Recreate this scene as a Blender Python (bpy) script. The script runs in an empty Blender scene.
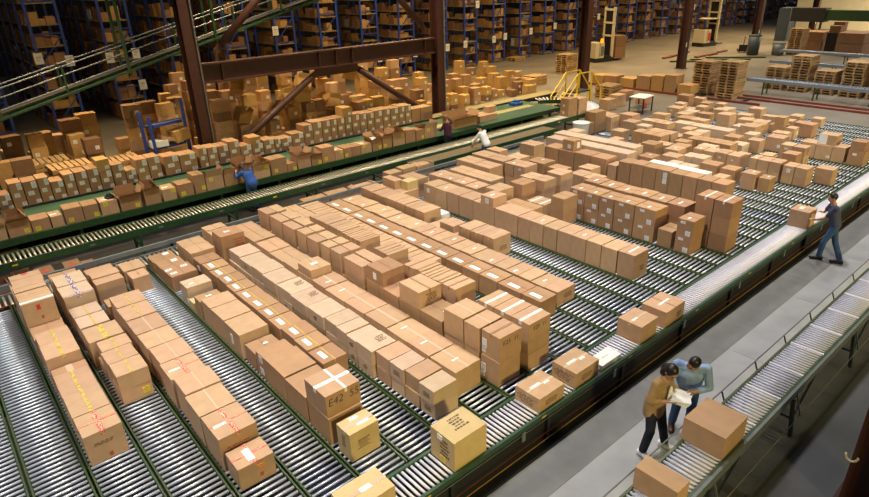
import bpy, math, random
from mathutils import Vector, Matrix
random.seed(7)
S = bpy.context.scene
COL = S.collection

# ------------------------------------------------------------------ camera
F_PX, PITCH, ROLL, YAW, HC = 604.3, 0.42618, 0.03123, 0.87149, 6.7
_fw = Vector((math.cos(PITCH)*math.cos(YAW), math.cos(PITCH)*math.sin(YAW), -math.sin(PITCH)))
_rt = Vector((math.sin(YAW), -math.cos(YAW), 0)); _dn = _fw.cross(_rt)
RT = math.cos(ROLL)*_rt + math.sin(ROLL)*_dn
DN = -math.sin(ROLL)*_rt + math.cos(ROLL)*_dn
cam_d = bpy.data.cameras.new('camera'); cam_d.sensor_width = 36; cam_d.lens = F_PX/869*36
cam_d.clip_start = .05; cam_d.clip_end = 400
cam = bpy.data.objects.new('camera', cam_d); COL.objects.link(cam)
M = Matrix((RT, -DN, -_fw)).transposed().to_4x4(); M.translation = (0, 0, HC)
cam.matrix_world = M
S.camera = cam

# ------------------------------------------------------------------ world, lamps, exposure
S.view_settings.view_transform = 'Standard'; S.view_settings.look = 'None'
S.view_settings.gamma = 1; S.view_settings.use_curve_mapping = False
S.view_settings.exposure = -0.02
w = bpy.data.worlds.new('world'); S.world = w; w.use_nodes = True
bg = w.node_tree.nodes['Background']
bg.inputs[0].default_value = (.9, .95, 1.0, 1); bg.inputs[1].default_value = .065
def lamp(x, y, z, watts, col, size=.9, spread=110, aim=None):
    l = bpy.data.lights.new('high_bay_or_fill_lamp', 'AREA'); l.shape = 'DISK'; l.size = size
    l.energy = watts; l.color = col; l.spread = math.radians(spread)
    o = bpy.data.objects.new('high_bay_or_fill_lamp', l); COL.objects.link(o); o.location = (x, y, z)
    if aim: o.rotation_euler = (Vector(aim)-Vector((x, y, z))).to_track_quat('-Z', 'Y').to_euler()
WHITE, WARM, SODIUM = (1, .95, .90), (1, .80, .50), (1, .70, .34)
for x in (-3, 3, 9, 15, 21, 27, 33):
    lamp(x, 6.5, 9.6, 240, WHITE); lamp(x, 12.5, 9.6, 190, WHITE)
for x in (2.5, 13, 20, 27):
    lamp(x, -9, 6.8, 150, (1, .80, .30), 1.2, 58, (x+2, 5.5, .6))  # unseen yellow flood lamps, added to warm the carton fronts
for x in (3, 10, 17, 24, 32, 40, 49, 58, 67):
    lamp(x, 20.5, 9.6, 330 if x < 30 else 260, WARM); lamp(x, 26.0, 9.6, 420 if x > 12 else 260, SODIUM); lamp(x, 32.0, 9.0, 330 if x > 20 else (190 if x > 12 else 90), SODIUM, .9, 165)
for x in (38, 48, 58):
    lamp(x, 12, 9.6, 280, WHITE)
lamp(70, 14, 9.0, 3600, WARM, .9, 165)  # unseen extra lamp, added to brighten the cream wall

# ------------------------------------------------------------------ pixel helpers (869 x 497)
def ray(u, v): return RT*((u-434.5)/F_PX) + DN*((v-248.5)/F_PX) + _fw
def un(u, v, z=0.0):
    d = ray(u, v); t = (z-HC)/d.z; return Vector((t*d.x, t*d.y, z))
def on_y(u, v, Y):
    d = ray(u, v); t = Y/d.y; return Vector((t*d.x, Y, HC+t*d.z))
def x_at(u, Y, z):                       # X of the point of the line (., Y, z) that shows at column u
    lo, hi = -20.0, 150.0
    for _ in range(60):
        m = (lo+hi)/2; p = Vector((m, Y, z-HC))
        if 434.5+F_PX*p.dot(RT)/p.dot(_fw) < u: lo = m
        else: hi = m
    return lo

# ------------------------------------------------------------------ materials
MATS = {}
def mat(name, col, rough=.7, metal=0, var=0, noise=0, nscale=8, bump=0, spec=.5, emit=None, alpha=None, dark=None):
    if name in MATS: return MATS[name]
    m = bpy.data.materials.new(name); m.use_nodes = True; MATS[name] = m
    nt = m.node_tree; b = nt.nodes['Principled BSDF']; N = nt.nodes.new; L = nt.links.new
    b.inputs['Roughness'].default_value = rough; b.inputs['Metallic'].default_value = metal
    b.inputs['Specular IOR Level'].default_value = spec
    b.inputs['Base Color'].default_value = (*col, 1)
    src = None
    if noise or bump or dark:
        tc = N('ShaderNodeTexCoord'); nz = N('ShaderNodeTexNoise'); nz.inputs['Scale'].default_value = nscale
        nz.inputs['Detail'].default_value = 5; L(tc.outputs['Object'], nz.inputs['Vector'])
    if noise or dark:
        mx = N('ShaderNodeMix'); mx.data_type = 'RGBA'
        lo = dark if dark else tuple(c*(1-noise) for c in col); hi = tuple(min(1, c*(1+noise*.6)) for c in col)
        mx.inputs[6].default_value = (*lo, 1); mx.inputs[7].default_value = (*hi, 1)
        rmp = N('ShaderNodeMapRange'); rmp.inputs['From Min'].default_value = .3; rmp.inputs['From Max'].default_value = .7
        L(nz.outputs['Fac'], rmp.inputs['Value']); L(rmp.outputs['Result'], mx.inputs[0]); src = mx.outputs[2]
    if var:
        oi = N('ShaderNodeObjectInfo'); hs = N('ShaderNodeHueSaturation')
        mr = N('ShaderNodeMapRange'); mr.inputs['To Min'].default_value = 1-var; mr.inputs['To Max'].default_value = 1+var
        L(oi.outputs['Random'], mr.inputs['Value']); L(mr.outputs['Result'], hs.inputs['Value'])
        mh = N('ShaderNodeMapRange'); mh.inputs['To Min'].default_value = .494; mh.inputs['To Max'].default_value = .506
        wn = N('ShaderNodeTexWhiteNoise'); wn.noise_dimensions = '1D'; L(oi.outputs['Random'], wn.inputs['W'])
        L(wn.outputs['Value'], mh.inputs['Value']); L(mh.outputs['Result'], hs.inputs['Hue'])
        if src: L(src, hs.inputs['Color'])
        else: hs.inputs['Color'].default_value = (*col, 1)
        src = hs.outputs['Color']
    if src: L(src, b.inputs['Base Color'])
    if bump:
        bp = N('ShaderNodeBump'); bp.inputs['Strength'].default_value = bump; bp.inputs['Distance'].default_value = .02
        L(nz.outputs['Fac'], bp.inputs['Height']); L(bp.outputs['Normal'], b.inputs['Normal'])
    if emit:
        b.inputs['Emission Color'].default_value = (*emit[0], 1); b.inputs['Emission Strength'].default_value = emit[1]
    return m
def print_mat(name, paper, ink, scale, thr=.5):          # flat illegible print: small dark marks in lines
    if name in MATS: return MATS[name]
    m = bpy.data.materials.new(name); m.use_nodes = True; MATS[name] = m
    nt = m.node_tree; b = nt.nodes['Principled BSDF']; N = nt.nodes.new; L = nt.links.new
    b.inputs['Roughness'].default_value = .75
    tc = N('ShaderNodeTexCoord'); mp = N('ShaderNodeMapping'); mp.inputs['Scale'].default_value = scale
    L(tc.outputs['Generated'], mp.inputs['Vector'])
    vo = N('ShaderNodeTexVoronoi'); vo.inputs['Scale'].default_value = 1; vo.distance = 'CHEBYCHEV'
    L(mp.outputs['Vector'], vo.inputs['Vector'])
    ct = N('ShaderNodeMath'); ct.operation = 'GREATER_THAN'; ct.inputs[1].default_value = thr
    L(vo.outputs['Distance'], ct.inputs[0])
    mx = N('ShaderNodeMix'); mx.data_type = 'RGBA'; mx.inputs[6].default_value = (*ink, 1); mx.inputs[7].default_value = (*paper, 1)
    L(ct.outputs[0], mx.inputs[0]); L(mx.outputs[2], b.inputs['Base Color'])
    return m
C_TAN = mat('tan_cardboard', (.51, .32, .185), .82, var=.10, noise=.10, nscale=5)
C_BRN = mat('brown_cardboard', (.41, .235, .12), .82, var=.12, noise=.10, nscale=5)
C_PALE = mat('pale_cardboard', (.56, .40, .27), .8, var=.08, noise=.08, nscale=5)
C_KRAFT = mat('yellow_kraft_cardboard', (.60, .44, .215), .8, var=.08, noise=.08, nscale=5)
C_GOLD = mat('golden_cardboard', (.50, .29, .10), .82, var=.16, noise=.12, nscale=5)
C_DARK = mat('dark_brown_cardboard', (.27, .145, .075), .85, var=.15, noise=.12, nscale=5)
C_IN = mat('carton_inside', (.34, .20, .105), .9)
C_WHITE = mat('white_carton_board', (.80, .78, .72), .6, noise=.03)
T_CLEAR = mat('glossy_clear_tape', (.62, .44, .30), .22)
T_BROWN = mat('brown_packing_tape', (.36, .20, .10), .3)
T_YEL = mat('yellow_packing_tape', (.66, .47, .13), .2, noise=.45, nscale=22)
T_WHT = mat('white_packing_tape', (.85, .82, .78), .3)
T_RED = print_mat('red_printed_tape', (.66, .42, .28), (.55, .06, .03), (5, 14, 5), .42)
T_PUR = print_mat('purple_printed_tape', (.70, .62, .52), (.14, .06, .20), (4, 12, 4), .42)
P_LABEL = print_mat('white_label_print', (.86, .86, .84), (.12, .12, .16), (7, 7, 7), .26)
P_LABELB = print_mat('white_label_blue_print', (.86, .87, .90), (.07, .10, .32), (6, 6, 6), .34)
P_YEL = print_mat('yellow_label_print', (.80, .68, .07), (.16, .12, .02), (4, 4, 4), .24)
P_INK = print_mat('dark_stencil_print', (.50, .33, .16), (.07, .05, .04), (7, 9, 7), .42)
P_REDINK = print_mat('red_stencil_print', (.50, .30, .17), (.42, .10, .05), (5, 7, 6), .45)
P_WHITE = mat('white_paper', (.86, .86, .84), .6)
INK = mat('black_marker_ink', (.03, .025, .02), .6)
ORANGE = mat('orange_sticker', (.85, .30, .03), .5)
RED = mat('red_plastic', (.62, .04, .03), .4)
GREEN = mat('green_painted_steel', (.024, .068, .026), .38, noise=.25, nscale=12)
OLIVE = mat('olive_green_rail', (.055, .085, .030), .34, noise=.25, nscale=10)
GRNBELT = mat('green_belt', (.030, .090, .048), .5, noise=.2, nscale=3)
STEEL = mat('steel_roller', (.60, .65, .78), .34, metal=.45)
STEELW = mat('bright_steel_roller', (.74, .72, .79), .55, metal=.1)
STEELY = mat('warm_steel_roller', (.66, .63, .52), .35, metal=.6)
GALV = mat('galvanised_steel', (.19, .215, .225), .5, metal=.35, noise=.12, nscale=8)
BLACK = mat('black_steel', (.012, .012, .013), .6)
SHADEM = mat('underside_shade_black', (.010, .010, .011), .85)  # near-black that stands for shade below the conveyors
MAROON = mat('maroon_painted_steel', (.062, .021, .016), .5, noise=.18, nscale=4)
BLUE = mat('blue_rack_steel', (.025, .065, .36), .45, noise=.12, nscale=6)
SHELF = mat('wooden_shelf_board', (.33, .23, .10), .8, noise=.2, nscale=6)
WOOD = mat('pallet_wood', (.45, .28, .125), .85, var=.15, noise=.25, nscale=9)
YELLOW = mat('yellow_safety_paint', (.80, .53, .03), .4)
CREAM = mat('cream_truck_paint', (.62, .54, .36), .45, noise=.06)
CREAMW = mat('cream_wall_paint', (.78, .70, .50), .85, noise=.06, nscale=1)
FLOORW = mat('grey_concrete_floor', (.33, .33, .335), .55, noise=.14, nscale=1.6, bump=.03)
FLOORP = mat('brushed_grey_floor_coating', (.165, .165, .16), .5, noise=.2, nscale=2.2, bump=.05)
FLOORM = mat('worn_warehouse_concrete', (.19, .165, .13), .5, noise=.22, nscale=.5, bump=.02)
FLOORO = mat('dark_olive_floor', (.050, .048, .032), .75, noise=.2, nscale=1.5)
FLOORB = mat('dark_blue_grey_asphalt', (.085, .088, .098), .8, noise=.2, nscale=.8, dark=(.05, .051, .056))
REDRAIL = mat('red_oxide_rail', (.21, .045, .024), .6, noise=.2)
DENIM = mat('blue_denim', (.035, .085, .20), .9, noise=.2, nscale=20)
DENIMD = mat('dark_denim', (.010, .013, .028), .9)
CHAMB = mat('pale_chambray', (.28, .42, .68), .9, noise=.12, nscale=14)
TANJ = mat('tan_jacket_cloth', (.36, .235, .115), .9, noise=.14, nscale=14)
WHITEC = mat('white_cotton', (.82, .83, .86), .85)
NAVY = mat('slate_blue_cotton', (.055, .065, .13), .9, noise=.1, nscale=14)
BLUEC = mat('royal_blue_cotton', (.03, .10, .40), .9, noise=.1, nscale=14)
MARC = mat('plum_cotton', (.075, .016, .045), .9, noise=.1, nscale=14)
SKIN = mat('skin', (.46, .24, .15), .55)
HAIRB = mat('black_hair', (.008, .006, .006), .45)
HAIRBR = mat('brown_hair', (.06, .025, .012), .5)
HAIRG = mat('sandy_hair', (.28, .17, .08), .6)
LIP = mat('lip', (.35, .10, .08), .5)
SHOEW = mat('white_shoe_leather', (.75, .75, .73), .5)
SHOEB = mat('black_shoe_leather', (.012, .011, .011), .4)
SHOEBR = mat('brown_shoe_leather', (.06, .02, .012), .45)
BEACON = mat('orange_beacon', (.9, .35, .02), .3, emit=((1, .20, .01), 1.8))
GLASS = mat('dark_glass', (.02, .02, .022), .15)
SLATE = mat('slate_blue_plastic', (.05, .07, .095), .5)

# ------------------------------------------------------------------ mesh builder
INKB = mat('faded_brown_ink', (.13, .085, .05), .7)
INKR = mat('faded_red_ink', (.40, .09, .05), .7)
INKL = mat('label_grey_ink', (.22, .22, .26), .7)
INKU = mat('label_blue_ink', (.10, .13, .34), .7)
YLAB = mat('yellow_label_paper', (.80, .66, .06), .6)
class MB:
    def __init__(s): s.v, s.f, s.m = [], [], []
    def box(s, x0, x1, y0, y1, z0, z1, m=0):
        return s.hexa([(x0,y0,z0),(x1,y0,z0),(x1,y1,z0),(x0,y1,z0),(x0,y0,z1),(x1,y0,z1),(x1,y1,z1),(x0,y1,z1)], m)
    def hexa(s, pts, m=0):
        n = len(s.v); s.v += [tuple(p) for p in pts]
        s.f += [tuple(n+i for i in q) for q in ((0,3,2,1),(4,5,6,7),(0,1,5,4),(1,2,6,5),(2,3,7,6),(3,0,4,7))]
        s.m += [m]*6; return s
    def obox(s, c, size, R=None, m=0):
        R = R or Matrix.Identity(3); c = Vector(c); h = Vector(size)/2
        pts = [c + R @ Vector((sx*h.x, sy*h.y, sz*h.z)) for sz in (-1, 1) for sx, sy in ((-1,-1),(1,-1),(1,1),(-1,1))]
        return s.hexa(pts, m)
    def bar(s, p, q, w, t, m=0, up=(0, 0, 1)):              # rectangular bar from p to q
        p, q = Vector(p), Vector(q); d = (q-p).normalized(); a = d.cross(Vector(up))
        if a.length < 1e-4: a = Vector((1, 0, 0))
        a.normalize(); b = a.cross(d)
        pts = [p-a*w/2-b*t/2, p+a*w/2-b*t/2, p+a*w/2+b*t/2, p-a*w/2+b*t/2]
        return s.hexa(pts + [x+(q-p) for x in pts], m)
    def cyl(s, p, q, r, n=10, r2=None, m=0):
        p, q = Vector(p), Vector(q); r2 = r if r2 is None else r2; d = (q-p).normalized()
        a = d.orthogonal().normalized(); b = d.cross(a); k = len(s.v)
        for c, rr in ((p, r), (q, r2)):
            for i in range(n):
                t = 2*math.pi*i/n; s.v.append(tuple(c + (a*math.cos(t)+b*math.sin(t))*rr))
        for i in range(n):
            j = (i+1) % n; s.f.append((k+i, k+j, k+n+j, k+n+i)); s.m.append(m)
        s.f.append(tuple(k+n-1-i for i in range(n))); s.f.append(tuple(k+n+i for i in range(n))); s.m += [m, m]
        return s
    def mesh(s, name, mats, smooth=False):
        me = bpy.data.meshes.new(name); me.from_pydata(s.v, [], s.f)
        for x in (mats if isinstance(mats, (list, tuple)) else [mats]): me.materials.append(x)
        if any(s.m): me.polygons.foreach_set('material_index', s.m)
        if smooth: me.polygons.foreach_set('use_smooth', [len(f) < 6 for f in s.f])
        me.update(); return me
    def build(s, name, mats, parent=None, loc=None, smooth=False, rot=None):
        return put(name, s.mesh(name, mats, smooth), parent, loc, rot)
def put(name, me, parent=None, loc=None, rot=None):
    o = bpy.data.objects.new(name, me); COL.objects.link(o)
    if parent: o.parent = parent
    if loc is not None: o.location = loc
    if rot is not None: o.rotation_euler = rot
    return o
LABELS = {}
def tag(o, label, cat, group=None):
    if label in LABELS and (group is None or LABELS[label] != group):
        n = 2
        print('DUPLICATE LABEL', label)
    LABELS[label] = group
    o['label'] = label; o['category'] = cat
    if group: o['group'] = group
    return o
def thing(name, label, cat, loc=(0, 0, 0), rz=0, group=None):
    o = bpy.data.objects.new(name, None); COL.objects.link(o); o.location = loc; o.rotation_euler = (0, 0, rz)
    return tag(o, label, cat, group)
def struct(o): o['kind'] = 'structure'; return o
def stuff(o): o['kind'] = 'stuff'; return o
ORD = ['', 'first', 'second', 'third', 'fourth', 'fifth', 'sixth', 'seventh', 'eighth', 'ninth', 'tenth', 'eleventh', 'twelfth',
       'thirteenth', 'fourteenth', 'fifteenth', 'sixteenth', 'seventeenth', 'eighteenth', 'nineteenth', 'twentieth'] + \
      ['twenty-'+s for s in ('first', 'second', 'third', 'fourth', 'fifth', 'sixth', 'seventh', 'eighth', 'ninth')] + ['thirtieth'] + \
      ['thirty-'+s for s in ('first', 'second', 'third', 'fourth', 'fifth', 'sixth', 'seventh', 'eighth', 'ninth')] + ['fortieth'] + \
      ['forty-'+s for s in ('first', 'second', 'third', 'fourth', 'fifth', 'sixth', 'seventh', 'eighth', 'ninth')]

# ------------------------------------------------------------------ the setting: floors
LK = lambda k: -.30 + .6775*k                                # left edge of accumulation lane k
ZL = .6                                                      # roller surface of the lanes
fl = struct(MB().box(-30, 110, 4.43, 90, -.3, 0).build('floor', FLOORM))
wk = struct(MB().box(-30, 110, 1.98, 4.43, -.3, -.006).build('floor', FLOORP))
slab = MB().box(0, 2.994, 2.45, 3.820, -.005, 0).mesh('slab', FLOORW)
slab2 = MB().box(0, 5.994, 3.824, 4.40, -.005, 0).mesh('slab', FLOORP)
for i in range(16): put('slab', slab, wk, (-1.5+3*i, 0, 0))
for i in range(9): put('slab', slab2, wk, (-3.5+6*i, 0, 0))
MB().box(-30, 110, 1.985, 2.447, -.0055, -.001).build('floor_strip', FLOORO, wk)
MB().box(-30, 110, 1.90, 1.985, -.06, .012).build('kerb', FLOORO, wk)
rd = struct(MB().box(-30, 110, -20, 1.90, -.3, -.004).build('floor', FLOORB))
MB().box(-30, 110, 4.405, 4.455, -.05, .03).build('kerb', BLACK, fl)

# ------------------------------------------------------------------ cartons
def carton(name, label, group, x0, x1, y0, y1, z0, h, m, seam='y', rot=0, cat='carton', rot3=None):
    w, d = (x1-x0)/2, (y1-y0)/2; b = MB(); e = .009
    b.box(-w, w, -d, d, 0, h-e)
    g = .007
    if seam == 'y': b.box(-w, -g, -d, d, h-e, h); b.box(g, w, -d, d, h-e, h)
    elif seam == 'x': b.box(-w, w, -d, -g, h-e, h); b.box(-w, w, g, d, h-e, h)
    else: b.box(-w, w, -d, d, h-e, h)
    o = b.build(name, m, None, ((x0+x1)/2, (y0+y1)/2, z0), rot=rot3 or (0, 0, rot))
    o['_w'], o['_d'], o['_h'] = w, d, h
    return tag(o, label, cat, group)
PRINTED = {P_INK: (None, INKB), P_REDINK: (None, INKR), P_LABEL: (P_WHITE, INKL), P_LABELB: (P_WHITE, INKU), P_YEL: (YLAB, INKB)}
def sticker(o, face, a, b, sw, sh, m, name='label', t=.006):
    w, d, h = o['_w'], o['_d'], o['_h']; k = MB()
    if m in PRINTED:                                          # lines of small marks, on a plate where the paper has its own colour
        paper, ink = PRINTED[m]; rows = max(2, min(5, int(sh/.03))); rg = random.Random(int(a*977+b*631+sw*5000))
        def rect(p0, p1, q0, q1, tt, mi):
            if face == 'top': k.box(-w+2*w*a+p0, -w+2*w*a+p1, -d+2*d*b+q0, -d+2*d*b+q1, h, h+tt, mi)
            elif face == 'front': k.box(-w+2*w*a+p0, -w+2*w*a+p1, -d-tt, -d, h*b+q0, h*b+q1, mi)
            else: k.box(-w-tt, -w, d-2*d*a+p0, d-2*d*a+p1, h*b+q0, h*b+q1, mi)
        mi = 0
        if not paper and sw*sh < .012: rect(-sw/2, sw/2, -sh/2, sh/2, t*.5, 0); return k.build(name, ink, o)
        if paper: rect(-sw/2, sw/2, -sh/2, sh/2, t, 0); mi = 1
        ew, eh = (sw*.86, sh*.82) if paper else (sw, sh); lh = eh/rows
        for r in range(rows):
            x = -ew/2+rg.uniform(0, .25)*ew; q = -eh/2+(r+.5)*lh; th = lh*(rg.uniform(.09, .16) if paper else rg.uniform(.18, .30))
            while x < ew/2*rg.uniform(.5, 1):
                x2 = min(x+ew*rg.uniform(.06, .22), ew/2); rect(x, x2, q-th, q+th, t*1.3 if paper else t*.5, mi); x = x2+ew*.05
        if not paper and len(k.v) < 40: k = MB(); rect(-ew/2, ew/2, -lh/3, lh/3, t*.5, 0)
        return k.build(name, [paper, ink] if paper else ink, o)
    if face == 'top':
        cx, cy = -w+2*w*a, -d+2*d*b; k.box(cx-sw/2, cx+sw/2, cy-sh/2, cy+sh/2, h, h+t)
    elif face == 'front':
        cx, cz = -w+2*w*a, h*b; k.box(cx-sw/2, cx+sw/2, -d-t, -d, cz-sh/2, cz+sh/2)
    else:                                                     # side that faces -X
        cy, cz = d-2*d*a, h*b; k.box(-w-t, -w, cy-sw/2, cy+sw/2, cz-sh/2, cz+sh/2)
    return k.build(name, m, o)
def tape(o, m, along='y', tw=.055, drop=.07, off=0.0, name='tape'):
    w, d, h = o['_w'], o['_d'], o['_h']; t = .003 if along == 'y' else .0045; k = MB()
    if along == 'y':
        k.box(off-tw/2, off+tw/2, -d-t, d+t, h, h+t); k.box(off-tw/2, off+tw/2, -d-t, -d, h-drop, h)
    else:
        k.box(-w-t, w+t, off-tw/2, off+tw/2, h, h+t); k.box(-w-t, -w, off-tw/2, off+tw/2, h-drop, h)
    return k.build(name, m, o)
def writing(o, text, size, a, b, m=INK, face='front'):
    cu = bpy.data.curves.new('writing', 'FONT'); cu.body = text; cu.size = size; cu.extrude = .0015; cu.align_x = 'CENTER'; cu.align_y = 'CENTER'
    cu.shear = .15; cu.offset = -size*.010
    tmp = bpy.data.objects.new('tmp', cu); COL.objects.link(tmp)
    me = bpy.data.meshes.new_from_object(tmp.evaluated_get(bpy.context.evaluated_depsgraph_get()))
    bpy.data.objects.remove(tmp); me.materials.clear(); me.materials.append(m)
    w, d, h = o['_w'], o['_d'], o['_h']
    p = put('writing', me, o)
    if face == 'front': p.location = (-w+2*w*a, -d-.002, h*b); p.rotation_euler = (math.pi/2, 0, 0)
    else: p.location = (-w+2*w*a, -d+2*d*b, h+.002)
    return p
def open_carton(name, label, group, x0, x1, y0, y1, z0, h, m, flaps=(1.9, 1.9, 1.9, 1.9), rot=0, rot3=None, flen=.45, cat='carton'):
    # flaps: opening angle of the -X, +X, -Y, +Y flap (0 = shut, pi/2 = upright, more = folded out)
    w, d = (x1-x0)/2, (y1-y0)/2; t = .006; b = MB()
    b.box(-w, w, -d, d, 0, t); b.box(-w, -w+t, -d, d, t, h); b.box(w-t, w, -d, d, t, h)
    b.box(-w+t, w-t, -d, -d+t, t, h); b.box(-w+t, w-t, d-t, d, t, h)
    o = b.build(name, m, None, ((x0+x1)/2, (y0+y1)/2, z0), rot=rot3 or (0, 0, rot))
    o['_w'], o['_d'], o['_h'] = w, d, h
    L = 2*min(w, d)*flen
    for ax, an in zip(('-x', '+x', '-y', '+y'), flaps):
        if an is None: continue
        c, s_ = math.cos(an), math.sin(an); k = MB()
        if ax[1] == 'x':
            sg = 1 if ax[0] == '-' else -1; a = -w*sg
            k.hexa([(a, -d, h), (a+sg*c*L, -d+.01, h+s_*L), (a+sg*c*L, d-.01, h+s_*L), (a, d, h)] +
                   [(a, -d, h+t), (a+sg*c*L, -d+.01, h+t+s_*L), (a+sg*c*L, d-.01, h+t+s_*L), (a, d, h+t)])
        else:
            sg = 1 if ax[0] == '-' else -1; a = -d*sg
            k.hexa([(-w, a, h), (w, a, h), (w-.01, a+sg*c*L, h+s_*L), (-w+.01, a+sg*c*L, h+s_*L)] +
                   [(-w, a, h+t), (w, a, h+t), (w-.01, a+sg*c*L, h+t+s_*L), (-w+.01, a+sg*c*L, h+t+s_*L)])
        k.build('flap', m, o)
    return tag(o, label, cat, group)

# ------------------------------------------------------------------ lane cartons
COVER = {}                                                    # lane -> covered Y intervals
def jit(a): return random.uniform(-a, a)
def rowboxes(k, edges, layers, phrase, m, w=.53, xo=.05, z=0, seam='y', tp=None, group=None, deco=None, kind='carton', noun='carton', desc='brown'):
    """cartons standing one behind the other along lane k; edges run from the near end (takeaway side) to the far end"""
    out = []; n = len(edges)-1; nl = len(layers)
    for i in range(n):
        zz = z
        for li, h in enumerate(layers):
            mm = m[i % len(m)] if isinstance(m, list) else m
            pos = ('%s carton from near end' % ORD[i+1]) if n > 1 else 'carton'
            lay = '' if nl == 1 else (('bottom ', 'middle ', 'top ')[li] if nl == 3 else ('lower ', 'upper ')[li])
            lab = ('%s%s, %s' % (lay, pos, phrase)) if n > 1 or nl > 1 else phrase
            hh = h + jit(.014) if li == nl-1 else h
            dx = jit(.020) if k < 26 else jit(.01); x0 = min(max(LK(k)+.052, LK(k)+xo+dx), LK(k)+.625-w); x0 = max(x0, LK(k)+.052); x1 = min(x0+w, LK(k)+.627)
            o = carton(noun, lab, group or phrase, x0, x1, edges[i]+.006+random.uniform(0, .010), edges[i+1]-.006-random.uniform(0, .010), ZL+zz, hh, mm, seam, rot=jit(.016) if w < .57 else jit(.005))
            if tp and li == nl-1: tape(o, tp[0], tp[1] if len(tp) > 1 else 'y', tp[2] if len(tp) > 2 else .055)
            if deco: deco(o, i, li)
            out.append(o); zz += h
        if z == 0: COVER.setdefault(k, []).append((edges[i], edges[i+1]))
    return out
def steps(a, b, s):
    n = max(1, round((b-a)/s)); return [a+(b-a)*i/n for i in range(n+1)]
def top_sticker(a=.5, b=.5, sw=.10, sh=.2, m=None, prob=1.0):
    def f(o, i, li):
        if random.random() < prob: sticker(o, 'top', a+jit(.04), b+jit(.05), sw, min(sh, o['_d']*1.5), m or P_WHITE)
    return f
def side_label(m=None, prob=.5, s=.09, front=False):
    def f(o, i, li):
        if random.random() < prob: sticker(o, 'side', .75+jit(.08), .25+jit(.05), s, s, m or P_LABELB)
        if random.random() < prob*.5: sticker(o, 'side', .45+jit(.1), .72, s, s*.6, P_LABEL)
        if random.random() < prob*.6: sticker(o, 'top', .3+jit(.1), .4, .10, .05, P_WHITE)
    return f
def glint(prob=.5):  # white patch that paints a shine onto the carton top
    def f(o, i, li):
        if random.random() < prob: sticker(o, 'top', .5+jit(.2), .5+jit(.2), .14, .035, T_WHT, 'tape_glint_patch')
    return f

# lane 1
ph = 'leftmost row with yellow tape'
rowboxes(1, [8.06, 8.62], [.5], 'red-taped carton at the near end of the leftmost row', C_TAN, .50, .08, tp=(T_RED, 'y', .07), deco=lambda o, i, l: (tape(o, T_RED, 'x', .04), sticker(o, 'front', .55, .15, .05, .07, P_REDINK, 'print'), sticker(o, 'front', .45, .62, .30, .06, P_INK, 'print')) and None)
rowboxes(1, [8.62, 9.28, 9.97], [.5], ph, C_TAN, .50, .08, tp=(T_YEL, 'y', .045))
rowboxes(1, [9.97, 10.22], [.48], 'narrow carton sunk between taller ones in the leftmost row', C_BRN, .50, .07, tp=(T_CLEAR, 'y', .1))
rowboxes(1, [10.24, 10.78, 11.34], [.64], 'taller pair with yellow tape in the leftmost row', C_TAN, .50, .08, tp=(T_YEL, 'y', .05))
rowboxes(1, [11.36, 11.9, 12.6, 13.3, 14.2], [.5], 'bottom layer, far end of leftmost row', C_BRN, .52, .06)
u = rowboxes(1, [11.92, 12.2, 12.55, 12.95, 13.5], [.45], 'carton stacked on the far end of leftmost row', C_TAN, .52, .06, z=.5, seam='x')
tape(u[0], T_WHT, 'x', .07, off=-.05); tape(u[1], T_YEL, 'x', .03); sticker(u[0], 'front', .52, .30, .04, .06, P_REDINK, 'print'); sticker(u[0], 'front', .48, .75, .06, .10, RED, 'red_sticker')
sticker(u[3], 'top', .5, .9, .10, .05, RED, 'red_sticker')
# lane 2
ph = 'second row from the left'
rowboxes(2, [9.17, 9.64, 10.1, 10.5], [.25, .27], ph+' with yellow tape', C_TAN, .47, .14, tp=(T_YEL, 'y', .03), deco=lambda o, i, l: sticker(o, 'front', .78, .5, .11, .11, P_YEL) if i == 0 and l == 0 else None)
rowboxes(2, [10.58, 11.16], [.5], 'yellow-taped wide carton in the second row from the left', C_TAN, .56, .05, tp=(T_YEL, 'y', .09))
rowboxes(2, [11.4, 11.9, 12.38], [.42], 'small pair in '+ph, C_PALE, .50, .09, tp=(T_YEL, 'y', .03))
rowboxes(2, [12.45, 13.05, 13.68], [.62], 'purple-taped pair, '+ph, C_PALE, .54, .07, tp=(T_PUR, 'y', .08), deco=lambda o, i, l: (sticker(o, 'front', .5, .35, .36, .16, P_INK, 'print'), tape(o, T_PUR, 'x', .05, off=-.25)) if i == 0 else None)
rowboxes(2, [13.7, 14.2], [.5], 'carton behind the purple-taped pair, second row from the left', C_BRN, .52, .08)
# lane 3
ph = 'third row from the left with red print'
rowboxes(3, [6.22, 6.64], [.36], 'low red-taped carton with orange sticker ending the third row', C_TAN, .50, .09, tp=(T_RED, 'y', .06), deco=lambda o, i, l: (tape(o, T_RED, 'x', .05), sticker(o, 'top', .45, .45, .10, .25, T_WHT, 'tape_glint_patch'), sticker(o, 'front', .62, .72, .09, .06, ORANGE), sticker(o, 'front', .6, .3, .05, .06, P_REDINK, 'print')))
def d3(o, i, l):
    if i in (0, 3): tape(o, T_RED, 'x', .03); sticker(o, 'top', .25, .45, .18, .05, T_WHT, 'tape_glint_patch')
    if i == 0: sticker(o, 'front', .45, .6, .38, .09, P_REDINK, 'print')
bb = rowboxes(3, [6.69, 7.32, 7.92, 8.46, 9.03, 9.62, 10.2, 10.8, 11.4, 11.98], [.57], ph, C_TAN, .54, .06, deco=d3)
for i, o in enumerate(bb): tape(o, T_RED if i in (0, 3) else (T_YEL if i > 6 else T_CLEAR), 'y', .06 if i in (0, 3) else .03)
rowboxes(3, [12.15, 12.55], [.30], 'low carton between tall groups in the third row from left', C_BRN, .5, .06)
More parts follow.
